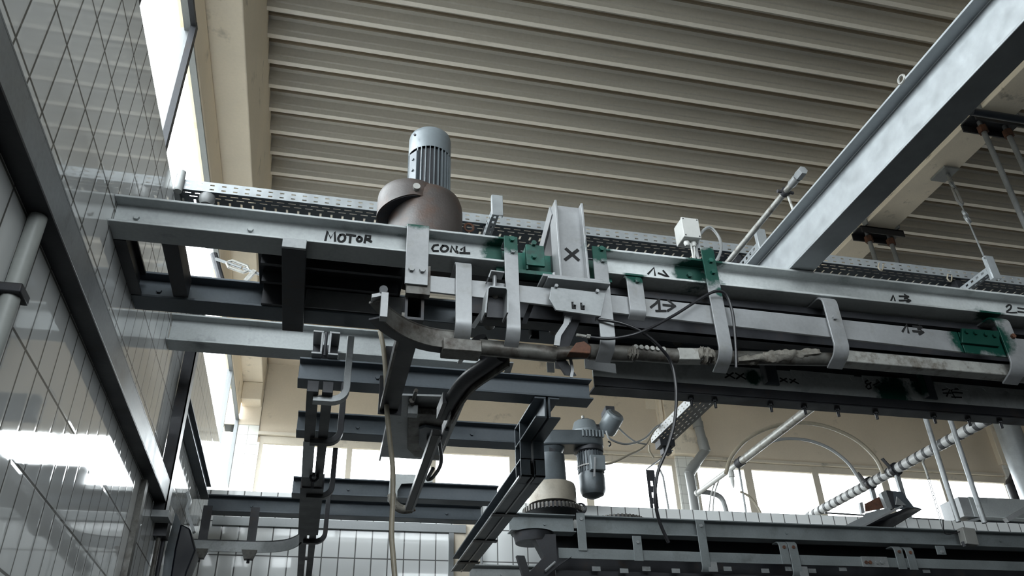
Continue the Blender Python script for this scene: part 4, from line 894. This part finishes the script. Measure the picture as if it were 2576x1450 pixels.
# ------------------------------------------------------------------ cable trays
TY, TZ0 = 3.92, 4.545
def slot_sheet(name, o, u, v, L, W, pitch, rows, t, mat=ZINC): return mk(name, MB().perf(o, u, v, L, W, pitch, 0, rows), mat, t, solid=.0018, smooth=0)
t = thing('cable_tray', (2, TY+.15, TZ0), 'long perforated galvanised cable tray crossing behind the front girder', 'cable tray')
x0 = XW+.03; L = 6.3
slot_sheet('side_wall', (x0, TY, TZ0), (1, 0, 0), (0, 0, 1), L, .068, .064, [(.012, .021, .5, .024), (.042, .051, .5, .024)], t, GALV2)
slot_sheet('side_wall', (x0, TY+.30, TZ0), (1, 0, 0), (0, 0, 1), L, .068, .064, [(.022, .031, .5, .024)], t, ZINC)
slot_sheet('tray_floor', (x0, TY, TZ0), (1, 0, 0), (0, 1, 0), L, .30, .064, [(.022, .031, .3, .042), (.052, .061, .8, .042), (.085, .125, .1, .012), (.145, .154, .3, .042), (.175, .215, .1, .012), (.24, .249, .8, .042), (.268, .277, .3, .042)], t, WEBB)  # floor coloured darker than the sides, for the shade underneath
mk('end_bracket', MB().box(XW+.002, XW+.03, TY-.01, TY+.31, TZ0-.02, TZ0+.1), ZINC, t)
mk('end_clip', MB().cyl((XW+.03, TY-.012, TZ0-.03), (XW+.03, TY-.012, TZ0+.11), .022, 12), surf('pale_grey_sealant', (.55, .57, .56), .6, 0, .1), t)
q = onz(520, 505, TZ0-.03); mk('floor_cap', MB().lathe(q, [(.045, .03), (.045, 0), (.03, -.03), (0, -.036)], 16), GRP, t)
AY = 3.66
def arm(label, px, py0, py1):
    y = AY; a = ony(px, py0, y); b = ony(px, py1, y); zc = (a.z+b.z)/2-.01
    t = thing('tray_arm', (a.x, y, b.z), label, 'tray support arm', 'support arms of the long cable tray')
    mk('front_plate', MB().box(a.x-.033, a.x+.033, y-.02, y-.014, b.z, a.z).box(a.x-.033, a.x-.028, y-.014, y+.01, b.z, a.z).box(a.x+.028, a.x+.033, y-.014, y+.01, b.z, a.z), GALV2, t, bevel=.003)
    m = MB().perf((a.x-.02, y-.012, zc-.02), (0, 1, 0), (0, 0, 1), .6, .045, .05, 0, [(.013, .031, .2, .022)]); m.perf((a.x+.02, y-.012, zc-.02), (0, 1, 0), (0, 0, 1), .6, .045, .05, 0, [(.013, .031, .2, .022)])
    m.perf((a.x-.02, y-.012, zc-.02), (0, 1, 0), (1, 0, 0), .6, .04, .05, 0, [(.013, .027, .2, .022)])
    mk('slotted_channel', m, GALV2, t, solid=.003, smooth=0)
    mk('tray_packer', MB().box(a.x-.02, a.x+.02, TY+.02, TY+.28, zc+.025, TZ0-.001) if zc+.03 < TZ0 else MB().box(a.x-.02, a.x+.02, TY-.03, TY-.002, TZ0, zc+.03), DARK, t)
    return t
arm('slotted support arm under the cable tray right of the big drum', 1249, 496, 546)
arm('slotted support arm under the cable tray beside the nozzle pipe', 1908, 580, 645)
arm('slotted support arm under the cable tray hung by the turnbuckle wire', 2482, 648, 702)
for k, (px, py, lb) in enumerate(((2212, 662, 'pale curled cable tie end poking through the tray floor'), (2385, 690, 'pale hooked cable tie end poking through the tray floor'))):
    q = onz(px, py, TZ0-.01); cable('cable_tie', [q, q+V((-.02, .0, -.04)), q+V((.0, 0, -.06)), q+V((.03, .01, -.02)), q+V((.035, .01, .0))], .005, BEIGE, lb, 'cable tie', 5)
# tray running away, before the far wall
bz = 5.0; xl = 3.72
t = thing('cable_tray', (3.85, 7.6, bz), 'white perforated cable tray pointing at the far windows', 'cable tray')
slot_sheet('side_wall', (xl, 6.2, bz), (0, 1, 0), (0, 0, 1), 2.15, .10, .09, [(.02, .034, .3, .02), (.06, .074, .7, .02)], t, surf('white_coated_tray', (.74, .75, .75), .45, .1, .06))
slot_sheet('tray_floor', (xl, 6.2, bz), (0, 1, 0), (1, 0, 0), 2.15, .24, .11, [(.03, .042, .3, .05), (.08, .092, .8, .05), (.14, .152, .3, .05), (.19, .202, .8, .05)], t, WEBB)
slot_sheet('side_wall', (xl+.24, 6.2, bz), (0, 1, 0), (0, 0, 1), 2.15, .08, .09, [(.03, .045, .3, .02)], t, ZINCL)
e = V((xl+.06, 8.32, bz))
mk('hanger_clamp', MB().box(xl+.02, xl+.2, 8.15, 8.3, bz-.10, bz-.02).box(xl+.07, xl+.17, 8.2, 8.3, bz-.17, bz-.1), DARK, t, bevel=.004)
# slotted strut bracket beneath it
sy_ = 8.3
a, b, c, d = ony(1631, 1183, sy_), ony(1650, 1290, sy_), ony(1668, 1150, sy_), ony(1628, 1180, sy_)
t = thing('strut_bracket', tuple(a), 'slotted strut bracket below the white cable tray, against the window', 'bracket')
m = MB().perf(V((a.x-.03, a.y, .01)), (0, 0, 1), (1, 0, 0), a.z-.01, .10, .13, 0, [(.036, .064, .3, .06)])
mk('slotted_upright', m, DARK, t, solid=.006, smooth=0)
mk('top_arm', MB().strap([d, ony(1690, 1136, sy_)], (0, .08, 0), .012), ZINCL, t)
mk('inner_rod', MB().tube([ony(1655, 1172, sy_+.06), ony(1668, 1200, sy_+.06), ony(1685, 1300, sy_+.06)], .012, 8), GRP, t)
cable('grey_cable', [ony(1525, 1085, 7.3), ony(1535, 1105, 7.3), ony(1575, 1118, 7.4), ony(1620, 1105, 7.6), ony(1650, 1075, 8.0), ony(1680, 1062, 8.2)], .011, GRP, 'grey cable drooping from the small tilted motor to the tray')
cable('grey_cable', [ony(1549, 1070, 7.4), ony(1575, 1095, 7.45), ony(1600, 1113, 7.5), ony(1625, 1118, 7.6)], .009, GRP, 'thin grey cable below the small tilted motor')
cable('grey_cable', [ony(1512, 1169, 7.38), ony(1540, 1165, 7.4), ony(1580, 1146, 7.5), ony(1620, 1125, 7.7), ony(1645, 1085, 8.0), ony(1665, 1065, 8.2)], .011, BEIGE, 'pale cable from the side-hung motor up to the white tray')
cable('grey_cable', [ony(1633, 1120, 8.2), ony(1634, 1135, 8.22), ony(1644, 1152, 8.25)], .012, BEIGE, 'short pale cable loop at the end of the white tray')
# ------------------------------------------------------------------ big galvanised beam laid over the girders, pointing at the viewer
t = thing('galvanised_girder', (2.27, 2.4, GT), 'wide bright galvanised girder passing overhead at upper right', 'steel girder')
mk('girder_section', MB().girder('Y', .1, 3.70, 2.2, GT+.004, .272, .135, .009, .012), GALV2, t, bevel=.0025)
q = onx(2268, 200, 2.2); mk('eye_ring', MB().tube(arc(q, .018, 0, 2*pi, 14, (0, 1, 0), (0, 0, 1)), .0055, 6), RAILL, t)
mk('seat_plate', MB().box(2.19, 2.34, 3.01, 3.13, GT, GT+.004), ZINC, t)
# nozzle pipe beside it
nz = 4.20; nx = 2.21
t = thing('nozzle_pipe', (nx, 3.2, nz), 'thin grey pipe with a threaded nozzle end rising beside the big galvanised girder', 'pipe')
e0, e1, e2 = V((nx, 2.84, nz)), V((nx, 2.78, nz)), V((nx, 2.72, nz))
mk('pipe', MB().cyl((nx, 4.1, nz), e0, .017, 14), RAILL, t)
mk('coupling', MB().tube([e0, e0+V((0, -.005, 0)), e1], [.02, .022, .022], 14), GRP, t)
mk('nozzle', MB().tube([e1, e1+V((0, -.01, 0)), e2, e2+V((0, -.001, 0))], [.018, .026, .024, .012], 6), ZINC, t)
mk('pipe_clamp', MB().lathe((nx, 2.90, nz), [(.019, -.012), (.026, -.012), (.026, .012), (.019, .012)], 18, 'Y').cyl((nx-.045, 2.90, nz), (nx+.045, 2.90, nz), .009, 8), DARK, t)
mk('stay_rod', MB().cyl((nx+.01, 2.90, nz-.02), (nx+.02, 2.90, GT+.28), .007, 8), RAILL, t)
# ------------------------------------------------------------------ cream roof beam with saddles, rods, wire
RB0 = 7.45
t = thing('roof_girder', (6.5, 5, RB0), 'cream painted roof girder running under the sheet at upper right', 'roof girder')
mk('girder_section', MB().girder('Y', YB+.01, YF-.26, 6.29, RB0, ZD-RB0, .42, .03, .045), BEAMP, t, bevel=.006)
mk('left_side', MB().box(6.34, 6.36, YB+.01, YF-.26, RB0+.04, ZD-.04), BEAMP, t)
def saddle(label, y, zend):
    t = thing('girder_saddle', (6.5, y, RB0), label, 'girder clamp', 'saddles under the cream roof girder')
    mk('clamp_strap', MB().box(6.265, 6.29, y-.14, y-.06, RB0-.03, RB0+.55).box(6.71, 6.735, y-.14, y-.06, RB0-.03, RB0+.55).box(6.265, 6.29, y+.06, y+.14, RB0-.03, RB0+.55), ZINC, t, bevel=.003)
    mk('cross_channel', MB().box(6.2, 6.8, y-.10, y+.10, RB0-.05, RB0-.035).box(6.2, 6.8, y-.10, y-.085, RB0-.13, RB0-.035).box(6.2, 6.8, y+.085, y+.10, RB0-.13, RB0-.035), DARK, t)
    for x in (6.345, 6.655):
        mk('hanger_rod', MB().cyl((x, y, RB0-.02), (x, y, zend), .027, 12), ZINC, t)
        mk('rod_nut', MB().tube([(x, y, RB0-.2), (x, y, RB0-.12)], .05, 6), RUST, t)
saddle('saddle with two long rods that come down before the far windows', 7.0, 3.80)
saddle('nearer saddle with two rods at the right edge under the dark pipe', 5.0, 3.80)
dpz = ony(2500, 290, 4.72).z
tag(mk('dark_pipe', MB().cyl((5.95, 4.72, dpz), (10.5, 4.72, dpz), .04, 14), surf('blue_black_pipe', (.04, .05, .07), .4, .2, .2)), 'blue-black pipe crossing under the nearer saddle', 'pipe')
w0 = onz(2385, 440, RB0-.02); w1 = ony(2477, 650, AY-.02)
t = thing('suspension_wire', tuple(w1), 'turnbuckle and wire hanging from the cream girder to the tray arm', 'suspension wire')
W = lambda f: w0.lerp(w1, f)
mk('flange_clamp', MB().box(w0.x-.14, w0.x+.05, w0.y-.12, w0.y+.12, RB0-.03, RB0-.005), ZINC, t)
mk('top_rod', MB().cyl(w0, W(.17), .022, 8), ZINC, t)
for f, r in ((.2, .055), (.60, .03), (.66, .035)): mk('shackle', MB().tube(arc(W(f), r, 0, 2*pi, 12, (.7, .3, 0), (0, .2, .9)), .014, 6), ZINC, t)
d = (w1-w0).normalized(); s_ = d.cross(V((0, 1, 0))).normalized()*.03
mk('turnbuckle', MB().tube([W(.25), W(.28)+s_, W(.45)+s_, W(.5)], .012, 6).tube([W(.25), W(.28)-s_, W(.45)-s_, W(.5)], .012, 6), ZINC, t)
mk('wire', MB().cyl(W(.5), W(1), .006, 6), ZINC, t)
# ------------------------------------------------------------------ pipes and hoses before the far wall
pz = 5.0
t = thing('grey_pipe', (5.03, 8, pz), 'pale grey pipe sloping through the view toward the window, with a small tap', 'pipe')
A0, A1, A2 = V((5.03, 6.5, pz)), onz(1862, 1163, pz), onz(1757, 1240, pz)
mk('pipe', MB().cyl(A0, A1, .048, 14), RAILL, t)
mk('pipe', MB().cyl(A1, A2, .034, 12), WHITEP, t)
mk('coupling', MB().tube([A1-(A1-A0).normalized()*.06, A1+(A1-A0).normalized()*.06], .058, 14), DARK, t)
T_ = A1.lerp(A2, .22); mk('tap', MB().tube([T_, T_+V((0, 0, -.10)), T_+V((0, 0, -.105)), T_+V((0, 0, -.17)), T_+V((0, 0, -.24))], [.04, .04, .028, .026, .008], 10), WHITEP, t)
mk('end_cap', MB().tube([A2, A2+V((0, .04, 0))], .045, 12), WHITEP, t)
mk('outlet_elbow', MB().tube(spline([A2+V((.02, -.05, 0)), A2+V((.18, -.05, -.02)), A2+V((.30, -.05, -.08)), A2+V((.34, -.05, -.25)), A2+V((.40, -.05, -.75))], 5), .035, 10), GRP, t)
tag(mk('thin_rod', MB().cyl(ony(1857, 1165, 9.0), ony(1880, 1312, 9.0), .014, 8), ZINC), 'thin upright rod below the coupling of the grey pipe', 'rod')
for k, pts in enumerate((((1806, 1200), (1790, 1240), (1782, 1300)), ((1812, 1200), (1797, 1245), (1793, 1300)))):
    cable('thin_hose', [ony(*q, 9.6) for q in pts], .010, WHITEP, ('left one of two thin white hoses below the grey pipe', 'right one of two thin white hoses below the grey pipe')[k])
# striped pipe: white wrap with dark tape bands
sx, sz = 7.225, 5.0
t = thing('striped_pipe', (sx, 9, sz), 'white wrapped pipe with dark tape bands running to the right of the windows', 'pipe')
y0, y1 = 6.93, 10.95; m = MB(); P = []; R = []
N = 27; st = (y1-y0)/N
for k in range(N): 
    P += [(sx, y0+k*st, sz), (sx, y0+(k+.5)*st, sz)]; R += [.056, .064]
P.append((sx, y1, sz)); R.append(.054)
mk('pipe_wrap', m.tube(P, R, 16), WRAP, t)
for k in range(N):
    w = st*random.choice((.22, .3, .42, .36)); yy = y0+k*st-w/2+.004*(k % 3)
    mk('tape_band', MB().tube([(sx, max(y0, yy), sz), (sx, max(y0, yy)+w, sz)], .0645, 16), TAPE, t)
mk('end_cap', MB().tube([(sx, y0-.10, sz), (sx, y0-.02, sz), (sx, y0, sz)], [.035, .06, .064], 14), DARK, t)
def gripper(label, y, zb):
    t = thing('pipe_clamp', (sx, y, zb), label, 'pipe clamp', 'clamps holding the striped pipe')
    mk('post', MB().box(sx-.03, sx+.03, y-.02, y+.02, zb, sz-.05), ZINC, t)
    mk('collar', MB().lathe((sx, y, sz), [(.065, -.03), (.085, -.03), (.085, .03), (.065, .03)], 18, 'Y'), DARK, t)
    mk('wing', MB().strap([(sx-.17, y-.02, sz+.13), (sx+.0, y-.02, sz-.10)], (0, .05, 0), .012), DARK, t)
gripper('clamp on the striped pipe beneath the longer hose end', 8.75, .01)
gripper('clamp on the striped pipe beneath the shorter hose end', 9.30, .01)
HY = 8.9
cable('arched_hose', [ony(*q, HY) for q in ((1826, 1192), (1840, 1150), (1880, 1105), (1940, 1075), (2010, 1064), (2080, 1074), (2150, 1105), (2200, 1150), (2222, 1192))], .025, BEIGE, 'outer cream hose arching high between grey pipe and striped pipe', 'hose', 8, 'arched hoses')
cable('arched_hose', [ony(*q, HY+.2) for q in ((1925, 1117), (1970, 1105), (2030, 1108), (2085, 1128), (2130, 1162), (2155, 1195), (2174, 1225))], .021, GRP, 'inner grey hose arching below the outer one', 'hose', 8, 'arched hoses')
cable('arched_hose', [ony(*q, 9.0) for q in ((1862, 1238), (1885, 1250), (1905, 1275), (1917, 1300), (1922, 1320))], .014, BEIGE, 'small pale hose bending down before the window right of the thin rod', 'hose', 6, 'arched hoses')
cable('drop_conduit', [ony(2324, 1156, 8.0), ony(2322, 1165, 8.0), ony(2328, 1180, 8.0), ony(2336, 1205, 8.0)], .013, RAILL, 'short bent conduit hanging from the striped pipe', 'conduit')
t = thing('hanging_chain', tuple(ony(2345, 1260, 8.0)), 'thin link chain hanging before the window, between clamp and rod', 'chain')
a, b = ony(2336, 1205, 8.0), ony(2374, 1335, 8.0)
for k in range(12):
    p, q = a.lerp(b, k/12), a.lerp(b, (k+.96)/12); o = V((.014, 0, 0))
    mk('chain_link', MB().tube([p, p+(q-p)*.12-o, p+(q-p)*.88-o, q, p+(q-p)*.88+o, p+(q-p)*.12+o, p], .0045, 5), ZINC, t)
# chute bracket on the rear line
cy = 7.36
Cn = lambda px, py, y=cy: ony(px, py, y)
t = thing('chute', tuple(Cn(2230, 1300)), 'open galvanised chute with rusty side on the rear girder below the striped pipe', 'chute')
mk('side_plate', MB().extr([Cn(*q) for q in ((2120, 1326), (2172, 1300), (2178, 1292), (2236, 1278), (2242, 1286), (2240, 1295), (2158, 1328))], (0, .012, 0)), GALV2, t)
mk('under_plate', MB().add([Cn(2158, 1328), Cn(2285, 1278), Cn(2318, 1282, 7.62), Cn(2240, 1330, 7.62)], [(0, 1, 2, 3)]), DARK, t, solid=.012)
mk('rusty_back', MB().extr([Cn(*q, 7.5) for q in ((2176, 1268), (2222, 1245), (2228, 1278), (2178, 1288))], (0, .01, 0)), RUST, t)
mk('upright', MB().extr([Cn(*q, 7.42) for q in ((2216, 1240), (2228, 1234), (2246, 1280), (2234, 1284))], (0, .05, 0)), ZINC, t)
mk('upright', MB().extr([Cn(*q, 7.42) for q in ((2230, 1234), (2246, 1236), (2252, 1278), (2244, 1284))], (0, .05, 0)), DARK, t)
mk('corner_post', MB().extr([Cn(*q, 7.42) for q in ((2163, 1265), (2170, 1264), (2176, 1290), (2168, 1294))], (0, .03, 0)), ZINCL, t)
mk('wing_plate', MB().extr([Cn(*q, 7.6) for q in ((2246, 1236), (2270, 1238), (2298, 1275), (2320, 1281), (2280, 1284), (2252, 1278))], (0, .012, 0)), WEBB, t)
mk('gusset', MB().extr([Cn(*q, 7.55) for q in ((2256, 1250), (2280, 1272), (2254, 1270))], (0, .012, 0)), ZINC, t)
mk('edge_angle', MB().strap([Cn(2160, 1330, 7.35), Cn(2268, 1275, 7.35)], (0, .04, 0), .02), ZINCL, t)
# boxed beam at right
a, b, c = ony(2410, 1256, 8.25), ony(2436, 1250, 8.25), ony(2450, 1300, 8.25)
t = thing('boxed_beam', (8.5, 8.3, c.z), 'grey boxed beam standing before the right windows', 'boxed beam')
mk('box', MB().box(b.x, 11.5, 8.25, 8.6, c.z, b.z), WEB, t, bevel=.006)
mk('end_plate', MB().box(b.x-.14, b.x, 8.26, 8.6, c.z-.0, b.z-.005), ZINCL, t, bevel=.004)
mk('rail_clip', MB().obox((b.x-.02, 8.3, c.z-.04), (.12, 0, .03), (0, .05, 0), (-.004, 0, .012)), ZINC, t)
tag(mk('slant_brace', MB().strap([ony(2530, 1310, 8.1), ony(2600, 1270, 8.1)], (0, .06, 0), .05), ZINCL), 'pale slanting brace at the right edge under the boxed beam', 'brace')
tag(mk('tension_rope', MB().tube([ony(2075, 1291, 9.0), ony(2300, 1305, 9.0), ony(2600, 1322, 9.0)], .011, 6), RUB), 'thin dark rope stretched level before the lower windows', 'rope')
tag(mk('dark_crossbar', MB().cyl(ony(2440, 1316, 8.4), ony(2620, 1324, 8.4), .04, 8), DARK), 'dark crossbar below the boxed beam at the right edge', 'bar')
# downpipes
t = thing('downpipe', tuple(ony(1750, 1200, 11.55)), 'grey zigzag plastic downpipe beside the cream column', 'downpipe')
dp = [ony(*q, 11.55) for q in ((1748, 1030), (1756, 1070), (1770, 1120), (1774, 1134), (1742, 1178), (1734, 1192), (1743, 1245), (1752, 1310))]; dp.append(V((dp[-1].x, dp[-1].y, .02)))
mk('pipe', MB().tube(dp, .075, 14), GRP, t)
for i in (2, 3, 4, 5): mk('pipe_collar', MB().tube([dp[i]+(dp[i-1]-dp[i]).normalized()*.10, dp[i]-(dp[i-1]-dp[i]).normalized()*.02], .086, 14), GRP, t)
mk('pipe_collar', MB().tube([dp[1]+V((0, 0, .05)), dp[1]+V((0, 0, -.05))], .088, 14), GRP, t)
q0, q1 = ony(2515, 1010, 10.2), ony(2577, 1240, 10.2)
xq = (q0.x+q1.x)/2+.05
tag(mk('large_downpipe', MB().cyl((xq, 10.2, .01), (xq, 10.2, 8.1), .185, 28), GALV2), 'thick silvery vertical pipe at the right edge', 'pipe')
tag(mk('black_hose', MB().tube(spline([ony(2556, 1190, 10.8), ony(2549, 1215, 10.8), ony(2553, 1245, 10.8), ony(2562, 1275, 10.8), V((ony(2562, 1275, 10.8).x, 10.8, .05))], 5), .08, 12), RUB), 'thick black hose behind the silvery pipe at the right edge', 'hose')
# marks on the far wall: old patch, conduit, fixture
tag(mk('wall_patch', MB().box(ony(1621, 998, YF).x, ony(1652, 998, YF).x, YF-.012, YF, ony(1635, 1030, YF).z, ony(1635, 997, YF).z), CONC), 'paler plaster patch on the far wall left of the cream column', 'patch')
tag(mk('wall_conduit', MB().box(ony(1650, 985, YF).x, ony(1656, 985, YF).x, YF-.06, YF, 6.3, 7.35), BEAMP), 'narrow conduit strip on the far wall at the cream column', 'conduit')
tag(mk('hanging_tube', MB().cyl(ony(1836, 995, 9.0), ony(1858, 1015, 9.0), .02, 8), WHITEP), 'short white tube end showing under the rear bar', 'tube')
# ------------------------------------------------------------------ left wall fittings
t = thing('wall_rail', (XW+.035, 2, 3.16), 'long grey steel rail fixed along the left tiled wall', 'wall rail')
mk('rail_front', MB().box(XW+.062, XW+.07, YB+.02, 5.2, 3.16, 3.275), ZINC, t, bevel=.002)
mk('rail_underside', MB().box(XW+.001, XW+.07, YB+.02, 5.2, 3.152, 3.16), DARK, t)  # underside colour darkened to stand in for its shade
mk('rail_cap', MB().box(XW+.001, XW+.07, YB+.02, 5.2, 3.275, 3.283), ZINC, t)
t = thing('wall_post', (XW+.035, 5.2, 3.2), 'upright channel post on the left wall where the long rail ends', 'post')
mk('post_face', MB().box(XW+.002, XW+.075, 5.2, 5.21, 3.1, 4.5), DARK, t)
mk('post_side', MB().box(XW+.067, XW+.075, 5.2, 5.31, 3.1, 4.5), ZINCL, t)  # side made pale for the light that falls on it
mk('post_foot', MB().box(XW+.002, XW+.10, 5.18, 5.32, 3.06, 3.1), ZINC, t)
tag(mk('side_girder', MB().girder('Y', 5.32, 7.18, XW+.002, GB+.13, .12, .07), WEBB, bevel=.002), 'short dark girder along the left wall from the post to the back', 'steel girder')
tag(mk('side_girder', MB().girder('Y', 3.14, 3.59, XW+.002, GB, .12, .05), DARK), 'stub of dark girder against the left wall between the front girders', 'steel girder')
tag(mk('wall_conduit', MB().tube([(XW+.03, 2.29, 3.15), (XW+.03, 2.29, 2.2)], .027, 14), surf('tile_grey_conduit', (.46, .48, .46), .45, 0, .08)), 'grey conduit running down the left wall under the rail', 'conduit')
tag(mk('conduit_clip', MB().box(XW+.001, XW+.065, 2.25, 2.335, 2.86, 2.89), DARK, bevel=.004), 'dark clip round the conduit on the left wall', 'clip')
tag(mk('dark_duct', MB().box(XW+.001, XW+.03, 4.715, 4.785, 0, 3.13), RAILM), 'dark vertical strip on the left wall below the rail end', 'duct')
t = thing('wall_box', (XW+.06, 5.35, 2.9), 'small pale wall box with a dark bottom at the foot of the post', 'box')
mk('box', MB().box(XW+.002, XW+.08, 5.36, 5.52, 3.10, 3.18), WHITEP, t, bevel=.004)
mk('cover', MB().box(XW+.002, XW+.075, 5.38, 5.50, 3.0, 3.10), DARK, t)
for k in range(2): mk('lead', MB().tube([(XW+.03+.02*k, 5.42+.06*k, 3.0), (XW+.03+.02*k, 5.45+.06*k, 2.2)], .014, 8), DARK if k else RAILM, t)
t = thing('dark_cabinet', (-.75, 5.9, 2.5), 'dark leaning housing at bottom left beside the wall', 'housing')
mk('shell', MB().extr([ony(*q, 5.7) for q in ((455, 1318), (478, 1330), (492, 1385), (470, 1440), (462, 1475), (425, 1475), (440, 1380))], (0, .25, 0)), surf('navy_black_shell', (.012, .016, .028), .5, 0, .2), t, bevel=.01)
mk('side_panel', MB().extr([ony(*q, 5.69) for q in ((442, 1290), (455, 1316), (440, 1380), (425, 1475), (405, 1475), (415, 1390))], (0, .02, 0)), MOTD, t)
mk('bright_bracket', MB().strap([ony(472, 1240, 5.7), ony(478, 1262, 5.7), ony(470, 1285, 5.7), ony(488, 1340, 5.7)], (0, .05, 0), .02), ZINC, t)
# through the gap below the front girder: window post, grey sheet, tie rod
tag(mk('dark_stay', MB().cyl(V(ony(538, 640, 6.0)), V(ony(556, 705, 6.0)), .030, 10), DARK), 'dark slanting stay seen through the gap between the front girders', 'stay')
tag(mk('grey_sheet', MB().extr([ony(*q, 6.2) for q in ((520, 622), (536, 624), (540, 654), (532, 706), (506, 706))], (0, .01, 0)), GALV2), 'grey sheet strip at the left windows seen through the girder gap', 'sheet')
ty_ = 5.6
t = thing('tie_rod_buckle', tuple(ony(605, 675, ty_)), 'pale open turnbuckle seen through the gap between the front girders', 'turnbuckle')
a, b = ony(570, 661, ty_), ony(627, 681, ty_); d = (b-a).normalized(); s_ = V((-d.z, 0, d.x))*.032
mk('buckle_frame', MB().tube([a, a+d*.03+s_, b-d*.03+s_, b, b-d*.03-s_, a+d*.03-s_, a], .012, 8), RAILL, t)
mk('screw', MB().cyl(a-d*.09, a+d*.12, .012, 8).cyl(b-d*.05, b+d*.12, .012, 8), ZINC, t)
mk('strap', MB().strap([ony(641, 682, ty_-.03), ony(617, 708, ty_-.03)], (0, .03, 0), .03), RAILL, t)
